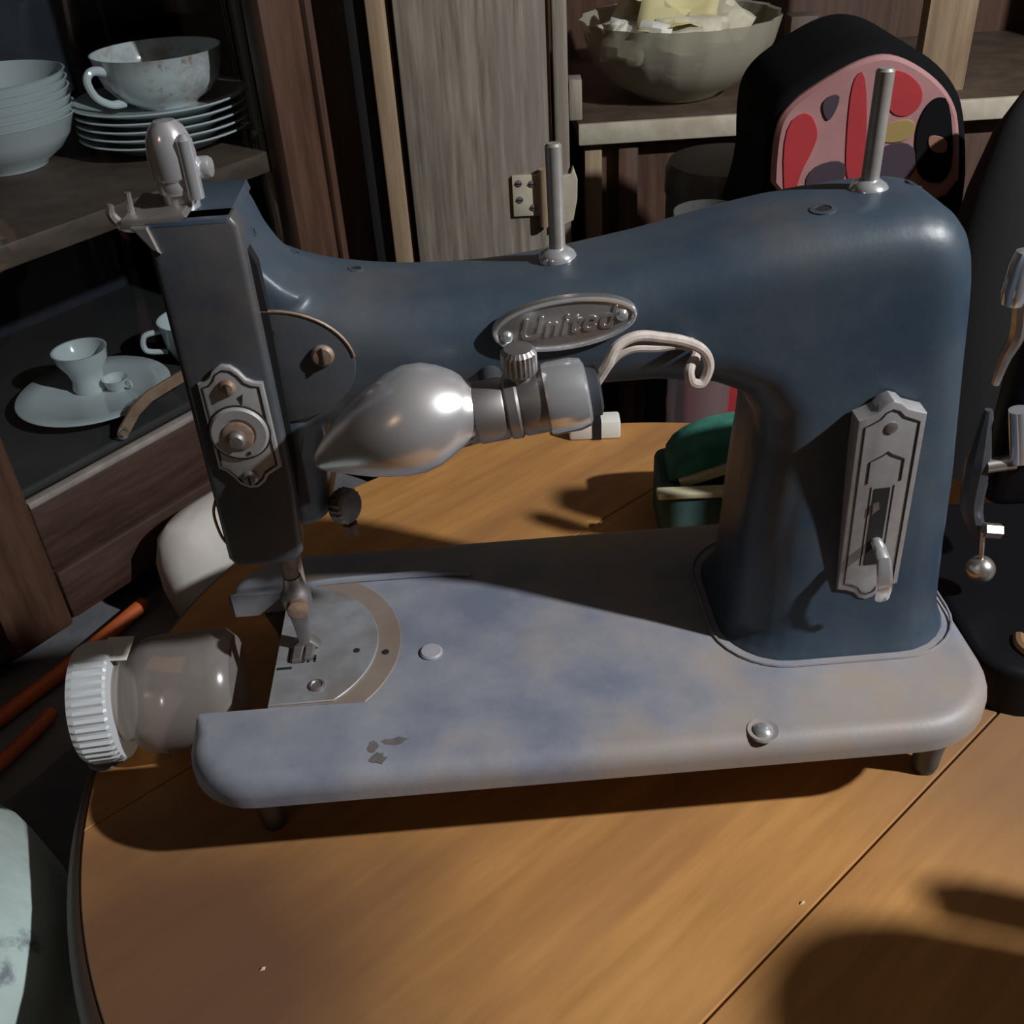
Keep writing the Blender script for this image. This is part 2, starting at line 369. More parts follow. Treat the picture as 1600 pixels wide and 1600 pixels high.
hole = MB().lathe([(0.0075,0.0),(0.0070,0.0009),(0.0050,0.0003),(0.0001,0.0002)], Matrix.Translation((0.0713,-0.0690,ZB-0.0004)), 28).build('screw_dimple','bed_paint',bed)
MB().lathe([(0.0044,0),(0.0044,0.0008),(0.0033,0.0020),(0.0015,0.0027),(0.0001,0.0028)], Matrix.Translation((0.0713,-0.0690,ZB-0.0002)), 24).build('chrome_screw','chrome',bed)
MB().tube([(-0.150,0.064,ZB+0.0008),(-0.125,0.065,ZB+0.0012),(-0.075,0.0645,ZB+0.0012),(-0.058,0.063,ZB+0.0004)], 0.0022, n=8).build('edge_moulding','bed_paint',bed)
# feed slots
for a0,a1,b0,b1 in ((-0.1495,-0.1440,-0.0005,0.0008),(-0.1495,-0.1483,-0.0005,0.0075),(-0.1428,-0.1415,-0.0005,0.0060),(-0.1395,-0.1383,-0.0005,0.0045),(-0.1428,-0.1383,0.0012,0.0023),(-0.1575,-0.1500,-0.0045,-0.0028),(-0.1530,-0.1517,0.0015,0.0110)):
    MB().box(a0,a1,b0,b1,ZB+0.0010,ZB+0.0018).build('feed_slot','engraved',npl,smooth=0)
# chips in the paint
def blob(cx, cy, r, seed, n=14, sx=1, sy=1):
    rnd = random.Random(seed)
    return [(cx+sx*r*(0.6+0.6*rnd.random())*math.cos(2*math.pi*k/n), cy+sy*r*(0.6+0.6*rnd.random())*math.sin(2*math.pi*k/n)) for k in range(n)]
chip_m = mat('bare_dark_metal', (0.10,0.095,0.10), (0.17,0.15,0.145), 120, 0.6)
for i,(u,v,r,sx,sy) in enumerate(((-0.1065,-0.0590,0.0032,0.8,1.2),(-0.0965,-0.0570,0.0038,1.8,0.7),(-0.1040,-0.0665,0.0042,0.9,0.9))):
    MB().prism(blob(u,v,r,i,14,sx,sy), ZB-0.0002, ZB+0.00015).build('paint_chip',chip_m,bed,smooth=0)
# feet
for (u,v) in ((U0+0.030,V0+0.030),(U1-0.024,V0+0.030),(U0+0.030,V1-0.028),(U1-0.030,V1-0.028)):
    MB().lathe([(0.0001,0.0),(0.0055,0.0),(0.0065,0.004),(0.0070,0.014),(0.0095,0.030),(0.0150,0.0485),(0.0001,0.0485)], Matrix.Translation((u,v,0)), 20).build('foot','dark_paint',sm)
# --- arm, pillar and head casting as one smooth casting
VF, VB = -0.0145, 0.0545
outline = [(-0.140,0.2720),(-0.128,0.2690),(-0.116,0.2630),(-0.102,0.2585),(-0.085,0.2555),(-0.07,0.2540),(-0.054,0.2533),(-0.038,0.2535),(-0.022,0.2548),(-0.0076,0.2565),(0.010,0.2592),(0.0277,0.2622),(0.0545,0.2682),(0.068,0.2708),(0.081,0.2730),(0.095,0.2748),(0.108,0.2760),(0.122,0.2768),(0.133,0.2768),(0.1420,0.2750),(0.1495,0.2705),(0.1550,0.2635),(0.1585,0.2545),(0.1607,0.2440),(0.1625,0.230),(0.1645,0.210),(0.1680,0.178),(0.1712,0.15),(0.1735,0.12),(0.1745,0.085),
 (0.074,0.085),(0.0735,0.12),(0.0750,0.15),(0.0772,0.175),(0.0760,0.188),(0.069,0.1985),(0.055,0.205),(0.03,0.2085),(-0.02,0.2085),(-0.06,0.207),(-0.098,0.204),(-0.110,0.199),(-0.1135,0.188),(-0.1150,0.160),(-0.118,0.1515),(-0.125,0.1480),(-0.140,0.1480)]
cast = MB()
cast.prism(outline, -VB, -VF, front(0), bev=0.020, seg=6, both=True)
def rr3(a0,a1,b0,b1,r,z): return [(a,b_,z) for a,b_ in rrect(a0,a1,b0,b1,r,6)]
cast.loft([rr3(0.0655,0.1825,-0.0270,0.0740,0.032,0.0605), rr3(0.0685,0.1805,-0.0245,0.0710,0.032,0.0650), rr3(0.0710,0.1790,-0.0220,0.0685,0.032,0.0720), rr3(0.0722,0.1776,-0.0200,0.065,0.030,0.085),
           rr3(0.0730,0.1758,-0.0180,0.061,0.029,0.110), rr3(0.0745,0.1730,-0.0160,0.058,0.028,0.150), rr3(0.0762,0.1670,-0.0145,0.0545,0.026,0.195), rr3(0.082,0.158,-0.012,0.051,0.024,0.225)])
cast.box(-0.1570,-0.1320,-0.0120,0.0340,0.155,0.2945,0.005)
cast.prism([(-0.150,0.250),(-0.118,0.250),(-0.110,0.2610),(-0.1170,0.2655),(-0.1225,0.2715),(-0.1270,0.2800),(-0.1300,0.2900),(-0.1325,0.2950),(-0.150,0.2950)], -0.0330, 0.0110, front(0), bev=0.004, seg=2, both=True)
body = cast.build('arm_casting','paint',sm)
md = body.modifiers.new('remesh','REMESH'); md.mode = 'VOXEL'; md.voxel_size = 0.0016; md.use_smooth_shade = True
sd = body.modifiers.new('smooth','SMOOTH'); sd.factor = 0.5; sd.iterations = 7
# moulding line round the pillar foot
for off, r in ((0.0030,0.0008),):
    ring = [(a,b_,ZB+0.0006) for a,b_ in rrect(0.0655-off,0.1825+off,-0.0270-off,0.0740+off,0.034,8)]
    MB().tube(ring+[ring[0]], r, n=6, smooth=False).build('pillar_moulding','bed_paint',bed)
# --- head cover (flat front casting on the left)
head = MB().prism([(-0.1610,0.1475),(-0.1585,0.1430),(-0.1330,0.1430),(-0.1285,0.1475),(-0.1262,0.180),(-0.1262,0.2950),(-0.1285,0.2985),(-0.1575,0.2985),(-0.1600,0.2960)], 0.0100, 0.0225, front(0), bev=0.0025, seg=3, both=True).build('head_cover','dark_paint',sm)
MB().prism([(-0.1605,0.2950),(-0.1285,0.2950),(-0.1295,0.2985),(-0.1590,0.2985)], -0.0240, 0.0226, front(0), bev=0.0016, seg=2, both=True).build('head_cap','paint',sm)
MB().prism([(-0.1262,0.2840),(-0.1240,0.2780),(-0.1232,0.2550),(-0.1240,0.1900),(-0.1262,0.1750)], 0.0100, 0.0162, front(0)).build('head_seam','black',sm,smooth=0)
# side inspection plate (D shaped) on the arm beside the head
D = [(-0.1262+a*0.95,0.2335+b_) for a,b_ in circ(0,0,0.0335,30,-66,66,ry=0.0250)]
D = [(-0.1262,0.2590)]+[( -0.1262+0.0330*math.sin(t), 0.2345+0.0245*math.cos(t)) for t in [math.pi*k/28 for k in range(2,29)]]
sidepl = MB().prism(D, 0.0135, 0.0158, front(0), bev=0.0007, seg=2).build('side_plate','dark_paint',sm)
MB().tube([(a,-0.0156,b_) for a,b_ in D[:13]], 0.0007, n=6, smooth=False).build('plate_lip','rust',sidepl)
sc = MB(); sc.lathe([(0.0046,0),(0.0046,0.0012),(0.0036,0.0026),(0.0001,0.0030)], front(-0.0156) @ Matrix.Translation((-0.1055,0.2390,0)), 20)
rs = sc.build('screw','rust',sidepl); MB().box(-0.1058,-0.1050,-0.0189,-0.0180,0.2350,0.2430).build('slot','engraved',rs,smooth=0)
MB().lathe([(0.0015,0),(0.0015,0.0004),(0.0001,0.0004)], front(-0.0157) @ Matrix.Translation((-0.1240,0.2500,0)), 14).build('hole','engraved',sidepl)
# small dark oil holes sunk in the casting, set on its surface
from mathutils.bvhtree import BVHTree
bpy.context.view_layer.update()
dg = bpy.context.evaluated_depsgraph_get()
tree = BVHTree.FromObject(body, dg)
inv = body.matrix_world.inverted()
for hx, hy, r in ((396,362,0.0012),(462,395,0.0013),(556,420,0.0019),(1286,327,0.0029),(1428,288,0.0021)):
    o_ = inv @ CAM; d_ = (inv.to_3x3() @ to_world(Vector((hx-800,hy-800,1600)))).normalized()
    loc, nrm, _, _ = tree.ray_cast(o_, d_)
    if loc is None: continue
    MB().lathe([(r*1.9,-0.0008),(r*1.8,0.0003),(r*1.15,0.0005),(r*1.05,-0.0008)], axis(loc, nrm), 20, cap=False).build('oil_hole_rim','paint',body)
    MB().lathe([(r*1.1,-0.0008),(r*1.1,0.0002),(0.0001,0.0002)], axis(loc, nrm), 18).build('oil_hole','engraved',body)
# --- tension plate on the head front
def shield(pts): return pts
TP = [(-0.1545,0.1955),(-0.1545,0.2345),(-0.1515,0.2352),(-0.1492,0.2372),(-0.1475,0.2400),(-0.1440,0.2418),(-0.1405,0.2412),(-0.1378,0.2388),(-0.1355,0.2352),(-0.1325,0.2335),(-0.1293,0.2330),(-0.1288,0.1940),(-0.1315,0.1925),(-0.1350,0.1905),(-0.1368,0.1875),(-0.1400,0.1850),(-0.1438,0.1850),(-0.1470,0.1870),(-0.1495,0.1910),(-0.1520,0.1940)]
TP = list(reversed(TP))
tp = MB().prism(TP, 0.0224, 0.0246, front(0), bev=0.0008, seg=2).build('tension_plate','plate_metal',sm)
ctr = Vector((sum(p[0] for p in TP)/len(TP), sum(p[1] for p in TP)/len(TP)))
ins = [(ctr.x+(p[0]-ctr.x)*0.86, ctr.y+(p[1]-ctr.y)*0.93) for p in TP]
MB().tube([(a,-0.0246,b_) for a,b_ in ins+[ins[0]]], 0.00042, n=5, smooth=False).build('engraved_border','engraved',tp)
dial = MB().lathe([(0.0118,0),(0.0118,0.0010),(0.0108,0.0018),(0.0070,0.0018),(0.0062,0.0010),(0.0001,0.0010)], front(-0.0244) @ Matrix.Translation((-0.1425,0.2120,0)), 36).build('tension_dial','plate_metal',tp)
MB().tube([(-0.1425+0.0122*math.cos(t),-0.0247,0.2120+0.0122*math.sin(t)) for t in [2*math.pi*k/36 for k in range(37)]], 0.00045, n=5, smooth=False).build('dial_ring','engraved',dial)
MB().lathe([(0.0064,0),(0.0064,0.0012),(0.0056,0.0016),(0.0001,0.0016)], front(-0.0255) @ Matrix.Translation((-0.1430,0.2112,0)), 28).build('rusty_washer','rust',dial)
MB().lathe([(0.0036,0),(0.0036,0.0030),(0.0026,0.0040),(0.0001,0.0042)], front(-0.0268) @ Matrix.Translation((-0.1432,0.2108,0)), 20).build('dial_stud','nickel',dial)
MB().lathe([(0.0008,0),(0.0008,0.0004),(0.0001,0.0004)], front(-0.0262) @ Matrix.Translation((-0.1400,0.2030,0)), 10).build('pin_hole','engraved',dial)
MB().prism([(-0.1400,0.2278),(-0.1378,0.2290),(-0.1388,0.2245)], 0.0246,0.0249, front(0)).build('pointer_mark','engraved',tp,smooth=0)
for (u,z) in ((-0.1432,0.2325),(-0.1425,0.1905)):
    s1 = MB().lathe([(0.0034,0),(0.0034,0.0008),(0.0024,0.0020),(0.0001,0.0024)], front(-0.0246) @ Matrix.Translation((u,z,0)), 18).build('screw','rust' if z>0.2 else 'nickel',tp)
    MB().box(u-0.0004,u+0.0004,-0.0273,-0.0264,z-0.0022,z+0.0022).build('slot','engraved',s1,smooth=0)
# --- top of the head: chrome presser-bar nut, thumb screw, thread hooks
px_, pv_ = -0.1480, -0.007
bar = MB().lathe([(0.0062,0.2985),(0.0062,0.3040),(0.0074,0.3046),(0.0080,0.3070),(0.0072,0.3092),(0.0085,0.3105),(0.0086,0.3180),(0.0078,0.3230),(0.0062,0.3268),(0.0038,0.3292),(0.0001,0.3298)], Matrix.Translation((px_,pv_,0)), 28).build('presser_bar_nut','chrome',sm)
MB().tube([(px_+0.0068,pv_-0.0055,0.3030),(px_+0.0068,pv_-0.0055,0.3235),(px_+0.0068,pv_-0.0055,0.3255)], 0.0030, n=16, smooth=False, rad=[0.0030,0.0030,0.0012]).build('guide_rod','chrome',bar)
MB().lathe([(0.0036,0),(0.0040,0.0010),(0.0040,0.0044),(0.0034,0.0054),(0.0001,0.0056)], axis((px_+0.0080,pv_-0.001,0.3125),(1,-0.1,0.0)), 16).build('thumb_screw','chrome',bar)
MB().prism([(-0.1690,0.2960),(-0.1500,0.2965),(-0.1440,0.2990),(-0.1450,0.3012),(-0.1620,0.2998),(-0.1660,0.3005)], -0.008, 0.022, front(0), bev=0.0008, seg=2).build('thread_guide','old_chrome',sm)
hook = MB().tube([(-0.1600,-0.018,0.2975),(-0.1650,-0.018,0.2960),(-0.1690,-0.018,0.2975),(-0.1712,-0.018,0.3010),(-0.1705,-0.018,0.3045)], 0.0016, n=8, rad=[0.0022,0.0022,0.0021,0.0018,0.0011]).build('thread_hook','old_chrome',sm)
MB().tube([(-0.1650,-0.015,0.2965),(-0.1645,-0.015,0.3075)], 0.0012, n=8, smooth=False).build('hook_pin','old_chrome',hook)
MB().prism([(-0.1640,0.2975),(-0.1580,0.2975),(-0.1555,0.2870),(-0.1585,0.2890)], 0.0225, 0.0240, front(0), bev=0.0006, seg=1).build('hook_tongue','old_chrome',hook)
# thread wire at the left of the head
MB().tube([(-0.1612,-0.016,0.1760),(-0.1640,-0.016,0.1680),(-0.1632,-0.016,0.1560),(-0.1600,-0.016,0.1490)], 0.0007, n=6).build('thread_wire','brass',sm)
# --- presser bar, needle bar and foot
MB().tube([(-0.1440,0.013,0.1450),(-0.1440,0.013,0.092)], 0.0038, n=14, smooth=False).build('presser_bar','rust',sm)
MB().tube([(-0.1440,0.026,0.1450),(-0.1440,0.026,0.088)], 0.0032, n=12, smooth=False).build('needle_bar','rust',sm)
fo = MB().lathe([(0.0068,0.0905),(0.0074,0.0925),(0.0074,0.0985),(0.0060,0.1005),(0.0048,0.1060),(0.0044,0.1090),(0.0001,0.1092)], Matrix.Translation((-0.1440,0.013,0)), 20).build('foot_clamp','nickel',sm)
MB().lathe([(0.0040,0),(0.0052,0.0008),(0.0052,0.0045),(0.0036,0.0055),(0.0001,0.0056)], axis((-0.1430,0.0055,0.0960),(0.25,-1,0.05)), 16).build('clamp_screw','rust',fo)
MB().prism([(-0.1496,0.0905),(-0.1382,0.0905),(-0.1405,0.0780),(-0.1412,0.0690),(-0.1385,0.0662),(-0.1370,0.0640),(-0.1515,0.0640),(-0.1500,0.0665),(-0.1472,0.0690),(-0.1478,0.0780)], -0.016, -0.009, front(0), bev=0.0012, seg=2, both=True).build('presser_foot','nickel',sm)
MB().prism([(-0.1500,-0.0005),(-0.1455,-0.0005),(-0.1450,0.010),(-0.1440,0.010),(-0.1437,0.0005),(-0.1400,0.0005),(-0.1392,0.014),(-0.1500,0.014)], 0.0640, 0.0662, bev=0.0004, seg=1).build('foot_toes','nickel',sm)
# knurled knob on the right side of the head
MB().lathe([(0.0030,0),(0.0030,0.004),(0.0072,0.0042),(0.0080,0.0055),(0.0080,0.0105),(0.0070,0.0118),(0.0001,0.0122)], axis((-0.1165,0.004,0.1555),(1,-0.65,0.15)), 40, wave=lambda t,k: 1+(0.05*math.cos(20*t) if k in (3,4) else 0)).build('side_knob','nickel',sm)
MB().lathe([(0.0034,0),(0.0034,0.006),(0.0001,0.0062)], axis((-0.1090,-0.0015,0.1475),(0.15,0.0,-1)), 14).build('knob_stem','rust',sm)
# --- spool pins
def spool(u,v,z,h,lean,r):
    b_ = MB().lathe([(0.0082,-0.004),(0.0082,0.0010),(0.0070,0.0030),(0.0048,0.0045),(0.0036,0.0050),(0.0001,0.0050)], Matrix.Translation((u,v,z)), 26).build('spool_pin_base','chrome',sm)
    MB().lathe([(r,0.004),(r,h-0.001),(r*0.75,h),(0.0001,h)], axis((u,v,z),lean), 16).build('spool_pin','pin_metal',b_)
spool(-0.0078,0.024,0.2562,0.047,(-0.01,0.02,1),0.0034)
spool(0.1210,0.024,0.2752,0.0475,(0.0,0.0,1),0.0036)
# --- oval name badge
ba = Matrix.Translation((-0.0094,0,0.2445)) @ Matrix.Rotation(math.radians(-5.0),4,'Y')
bad = MB().prism(circ(0,0,0.0290,48,ry=0.0108), 0.0125, 0.0165, ba @ front(0), bev=0.0009, seg=2).build('name_badge','old_chrome',sm)
MB().tube([tuple(ba @ Vector((0.0278*math.cos(t),-0.0166,0.0098*math.sin(t)))) for t in [2*math.pi*k/56 for k in range(57)]], 0.0009, n=8, smooth=False).build('badge_rim','chrome',bad)
for du,dz in ((-0.0233,-0.0015),(0.0228,0.0005)):
    MB().lathe([(0.0024,0),(0.0024,0.0008),(0.0015,0.0017),(0.0001,0.0019)], ba @ front(-0.0164) @ Matrix.Translation((du,dz,0)), 16).build('badge_rivet','chrome',bad)
def text_mesh(txt, size, shear, extrude):
    cu = bpy.data.curves.new('lettering','FONT'); cu.body = txt; cu.size = size; cu.shear = shear; cu.extrude = extrude
    cu.bevel_depth = size*0.02; cu.align_x = 'CENTER'; cu.align_y = 'CENTER'; cu.space_character = 1.12
    to = bpy.data.objects.new('lettering', cu); COL.objects.link(to)
    dg = bpy.context.evaluated_depsgraph_get(); me = bpy.data.meshes.new_from_object(to.evaluated_get(dg))
    bpy.data.objects.remove(to, do_unlink=True); return me
me = text_mesh('United', 0.0125, 0.35, 0.0003); me.transform(ba @ front(-0.0166)); me.name = 'badge_lettering'
lt = bpy.data.objects.new('badge_lettering', me); COL.objects.link(lt); lt.parent = bad; me.materials.clear(); me.materials.append(MT['old_chrome'])
# --- stitch-length plate on the pillar
SP = [(-0.0147,-0.0430),(-0.0147,0.0440),(-0.0110,0.0452),(-0.0065,0.0472),(-0.0040,0.0500),(-0.0005,0.0512),(0.0030,0.0500),(0.0060,0.0472),(0.0105,0.0455),(0.0147,0.0440),(0.0147,-0.0430),(0.0100,-0.0442),(0.0060,-0.0462),(0.0035,-0.0495),(0.0,-0.0508),(-0.0035,-0.0495),(-0.0060,-0.0462),(-0.0100,-0.0442)]
SP = list(reversed(SP))
pm = Matrix.Translation((0.1285,-0.0195,0.1475)) @ Matrix.Rotation(math.radians(2.6),4,'X') @ Matrix.Rotation(math.radians(-2.6),4,'Y') @ Matrix.Diagonal((0.98,1,1.09,1))
sp = MB().prism(SP, -0.006, 0.0030, pm @ front(0), bev=0.0010, seg=2).build('stitch_plate','plate_metal',sm)
def line(pts, r, nm, par, mt='engraved'):
    return MB().tube([tuple(pm @ Vector((a,-0.0030,b_))) for a,b_ in pts], r, n=5, smooth=False).build(nm,mt,par)
ins = [(a*0.80,b_*0.93) for a,b_ in SP]; line(ins+[ins[0]], 0.00042, 'engraved_border', sp)
line([(-0.0075,0.0135),(-0.0075,0.0240),(-0.0050,0.0252),(-0.0022,0.0265),(0.0,0.0282),(0.0022,0.0265),(0.0050,0.0252),(0.0075,0.0240),(0.0075,0.0135)], 0.00045, 'engraved_shield', sp)
MB().prism([(-0.0036,-0.0300),(0.0034,-0.0300),(0.0034,0.0105),(-0.0036,0.0105)], 0.0030,0.0033, pm @ front(0)).build('lever_slot','engraved',sp,smooth=0)
MB().prism([(-0.0036,-0.0020),(-0.0005,0.0005),(-0.0012,0.0040),(-0.0036,0.0030)], 0.0033,0.0042, pm @ front(0)).build('slot_stop','nickel',sp,smooth=0)
for a in (-0.0052,0.0050): line([(a,-0.0300),(a,0.0115)], 0.0003, 'slot_border', sp)
MB().lathe([(0.0026,0),(0.0026,0.0006),(0.0014,0.0010),(0.0001,0.0010)], pm @ front(-0.0029) @ Matrix.Translation((-0.0002,0.0395,0)), 16).build('plate_screw','nickel',sp)
MB().loft([[tuple(pm @ Vector((x0+0.0034*sc_*math.cos(t), -0.003-d, z0+0.0020*math.sin(t)))) for t in [2*math.pi*k/12 for k in range(12)]] for x0,d,z0,sc_ in ((0.0005,0.000,-0.0170,0.8),(0.0005,0.006,-0.0172,0.9),(0.0008,0.011,-0.0200,1.0),(0.0012,0.0135,-0.0260,1.1),(0.0017,0.0140,-0.0330,1.15),(0.0020,0.0128,-0.0395,1.0),(0.0020,0.0110,-0.0415,0.5))]).build('stitch_lever','chrome',sp)
# --- lamp on the arm: teardrop shade, socket, switch knob, wire
VL = -0.0400
st = [(-0.1125,0.2064,0.0006),(-0.1110,0.2068,0.0036),(-0.1080,0.2088,0.0068),(-0.1035,0.2115,0.0101),(-0.0980,0.2142,0.0134),(-0.0920,0.2166,0.0166),(-0.0850,0.2188,0.0196),(-0.0780,0.2202,0.0213),(-0.0710,0.2204,0.0216),(-0.0645,0.2200,0.0205),(-0.0585,0.2200,0.0182),(-0.0540,0.2202,0.0152),(-0.0505,0.2206,0.0124),(-0.0470,0.2214,0.0112)]
shade = MB().loft([[(u + 0.22*rr*math.sin(t), VL+rr*math.cos(t), z+rr*math.sin(t)) for t in [2*math.pi*k/40 for k in range(40)]] for u,z,rr in st]).build('lamp_shade','shade_metal',sm,smooth=60)
ld = Vector((0.115,0,0.0155)).normalized()
LM = axis((-0.0480,VL,0.2208), ld, (0,1,0))
MB().lathe([(0.0108,0.0),(0.0122,0.0015),(0.0122,0.0120),(0.0116,0.0130),(0.0126,0.0140),(0.0128,0.0175),(0.0118,0.0185),(0.0124,0.0195),(0.0124,0.0285)], LM, 36).build('socket_shell','nickel',sm)
MB().lathe([(0.0124,0.0285),(0.0138,0.0290),(0.0142,0.0310),(0.0142,0.0400),(0.0132,0.0440),(0.0110,0.0452),(0.0001,0.0452)], LM, 36).build('socket_cap','chrome',sm)
MB().lathe([(0.0100,0.0452),(0.0100,0.0490),(0.0075,0.0500),(0.0001,0.0500)], LM, 20).build('socket_plug','bakelite',sm)
MB().lathe([(0.0040,0.0),(0.0040,0.0035),(0.0064,0.0040),(0.0066,0.0050),(0.0066,0.0125),(0.0054,0.0142),(0.0001,0.0146)], axis((-0.0290,VL-0.001,0.2340),(-0.02,-0.05,1)), 48, wave=lambda t,k: 1+(0.04*math.cos(24*t) if k in (3,4) else 0)).build('switch_knob','nickel',sm)
MB().tube([(-0.040,VL+0.012,0.222),(-0.040,-0.008,0.224)], 0.005, n=12, smooth=False).build('lamp_bracket','dark_paint',sm)
E0 = LM @ Vector((0,0,0.049))
MB().tube([E0+Vector((-0.001,-0.002,0.004)),(0.0040,-0.042,0.2385),(0.0080,-0.040,0.2450),(0.0160,-0.037,0.2470),(0.0260,-0.033,0.2438),(0.0360,-0.030,0.2398),(0.0435,-0.028,0.2345),(0.0465,-0.027,0.2270),(0.0440,-0.028,0.2205),(0.0395,-0.029,0.2215),(0.0385,-0.028,0.2265),(0.0420,-0.022,0.2285),(0.0440,-0.012,0.2250)], 0.0021, n=10).build('lamp_wire','white_wire',sm)
MB().tube([E0+Vector((-0.001,0.002,0.002)),(0.0040,-0.036,0.2340),(0.0085,-0.036,0.2395),(0.0150,-0.035,0.2415),(0.0240,-0.032,0.2395),(0.0330,-0.029,0.2385),(0.0390,-0.024,0.2350),(0.0420,-0.012,0.2310)], 0.0021, n=10).build('lamp_wire','white_wire',sm)

# ================================================================== BLACK SEWING MACHINE at the right edge
m2 = thing('sewing_machine', 'black sewing machine with chrome fittings cut off by the right edge', 'sewing machine', (0.36,0.46,0))
def M2(x,y,z): return (x-0.36,y-0.46,z)
T2 = Matrix.Translation((-0.36,-0.46,0))
MB().prism(rrect(0.2240,0.500,0.385,0.545,0.030), 0.0, 0.030, T2, bev=0.006, seg=3).build('bed','machine_black',m2)
c2 = MB()
c2.prism(rrect(0.244,0.292,0.463,0.489,0.010), 0.080, 0.236, T2, bev=0.008, seg=4, both=True)
c2.loft([[(x, 0.476+a*0.015, 0.206+b_*0.028) for a,b_ in circ(0,0,1,20)] for x in (0.262,0.30,0.38,0.45,0.485)], M=T2)
c2.loft([[(a,b_,z) for a,b_ in rrect(0.415-e,0.485+e,0.460-e,0.500+e,0.014)] for z,e in ((0.028,0.012),(0.045,0.006),(0.10,0.0),(0.21,0.0))], M=T2)
c2.build('arm','machine_black',m2,smooth=45)
MB().lathe([(0.010,0.0),(0.050,0.0),(0.056,0.005),(0.056,0.014),(0.050,0.018),(0.020,0.014),(0.0001,0.020)], axis(M2(0.488,0.476,0.190),(1,0,0)), 40).build('handwheel','machine_black',m2)
# chrome fittings on its head
P = at(1594,432,0.462); MB().lathe([(0.0001,-0.016),(0.0050,-0.014),(0.0066,-0.008),(0.0066,0.006),(0.0052,0.012),(0.0001,0.015)], axis(M2(*P),(0.08,0,1)), 20).build('take_up_cap','chrome',m2)
MB().tube([M2(*at(1596,465,0.462)),M2(*at(1590,520,0.462)),M2(*at(1570,560,0.464)),M2(*at(1555,600,0.466))], 0.003, n=8, rad=[0.004,0.004,0.003,0.002]).build('take_up_lever','old_chrome',m2)
MB().lathe([(0.0001,0.0),(0.013,0.0),(0.0135,0.002),(0.011,0.004),(0.0115,0.006),(0.008,0.009),(0.005,0.017),(0.0001,0.018)], axis(M2(*at(1604,690,0.470)),(0.0,-1,0.1)), 28).build('tension_discs','old_chrome',m2)
MB().tube([M2(*at(1540,728,0.458)),M2(*at(1585,722,0.458))], 0.0042, n=14, smooth=False).build('tension_stud','old_chrome',m2)
MB().tube([M2(*at(1592,640,0.458)),M2(*at(1594,720,0.456))], 0.0050, n=14, smooth=False).build('presser_rod','chrome',m2)
MB().tube([M2(*at(1545,640,0.462)),M2(*at(1530,720,0.462)),M2(*at(1518,790,0.462)),M2(*at(1530,835,0.460))], 0.004, n=10, rad=[0.002,0.007,0.006,0.004]).build('lifter_lever','dark_paint',m2)
MB().tube([M2(*at(1537,828,0.452)),M2(*at(1563,830,0.452))], 0.0042, n=6, smooth=False).build('clamp_nut','old_chrome',m2)
bl = at(1532,889,0.452)
MB().tube([M2(*at(1536,832,0.452)),M2(bl.x,bl.y,bl.z)], 0.0013, n=8, smooth=False).build('ball_stem','old_chrome',m2)
MB().lathe([(0.0078*math.sin(math.pi*k/16)+1e-5, -0.0078*math.cos(math.pi*k/16)) for k in range(17)], Matrix.Translation(M2(*bl)), 28).build('ball_knob','old_chrome',m2)
MB().tube([M2(*at(1538,935,0.470)),M2(*at(1600,948,0.470))], 0.004, n=8, smooth=False).build('bobbin_lever','dark_paint',m2)
MB().tube([M2(0.2535,0.415,0.0305),M2(0.2510,0.407,0.0310),M2(0.2550,0.3985,0.0310),M2(0.2640,0.3950,0.0305)], 0.0032, n=8).build('table_glimpse','brass',m2)  # added curve standing in for table wood seen through the bed

# ================================================================== HIGH-BACKED CHAIR out of view, added to cast the shadows on the table front
ch = thing('shadow_chair', 'added high-backed chair out of view, casting shadows on the table front', 'chair', (0.43,0.05,-0.75))
def rel(o, x, y, z): return (x-o.location.x, y-o.location.y, z-o.location.z)
CT = Matrix.Translation((-0.43,-0.05,0.75))
side = Matrix(((0,0,1,0.40),(1,0,0,0),(0,1,0,0),(0,0,0,1)))     # (a,b,c) -> (y,z,x)
MB().prism(rrect(-0.08,0.1920,-0.10,0.342,0.044), 0.0, 0.022, CT @ side, bev=0.005, seg=2, both=True).build('back_panel','chair_wood',ch)
MB().box(0.400,0.418,0.1980,0.2145,-0.75,0.273,0.003,CT).build('back_post','chair_wood',ch)
MB().box(0.400,0.418,-0.105,-0.088,-0.75,0.273,0.004,CT).build('back_post','chair_wood',ch)
MB().box(0.403,0.421,-0.100,0.1990,-0.14,-0.098,0.004,CT).build('back_rail','chair_wood',ch)
MB().box(0.400,0.76,-0.105,0.2145,-0.33,-0.295,0.008,CT).build('seat','chair_wood',ch)
for y in (-0.09,0.195): MB().box(0.72,0.75,y-0.012,y+0.014,-0.75,-0.33,0.004,CT).build('leg','chair_wood',ch)

# ================================================================== GLASS-FRONTED CHINA CABINET at the left
e1 = Vector((0.5812,0.8137,0)); en = Vector((-0.8137,0.5812,0))
CM = Matrix(((e1.x,en.x,0,0),(e1.y,en.y,0,0),(0,0,1,0),(0,0,0,1)))     # (s, d, z) -> world
cabo = CM @ Vector((0.54,0.95,-0.75))
cab = thing('china_cabinet', 'dark wooden china cabinet with a glass door left of the table', 'cabinet', cabo)
KM = Matrix.Translation(-cabo) @ CM
def cbox(name, a, mt, par=None, bev=0.0, label=None):
    o = MB().box(*a, bev, KM).build(name, mt, par or cab, smooth=30); 
    if label: o['label'] = label
    return o
cbox('back_panel',(0.20,0.85,1.12,1.135,-0.20,0.75),'lining')
cbox('side_panel',(0.825,0.850,0.80,1.12,-0.20,0.75),'dark_wood',bev=0.002)
cbox('side_panel',(0.20,0.225,0.80,1.12,-0.20,0.75),'dark_wood',bev=0.002)
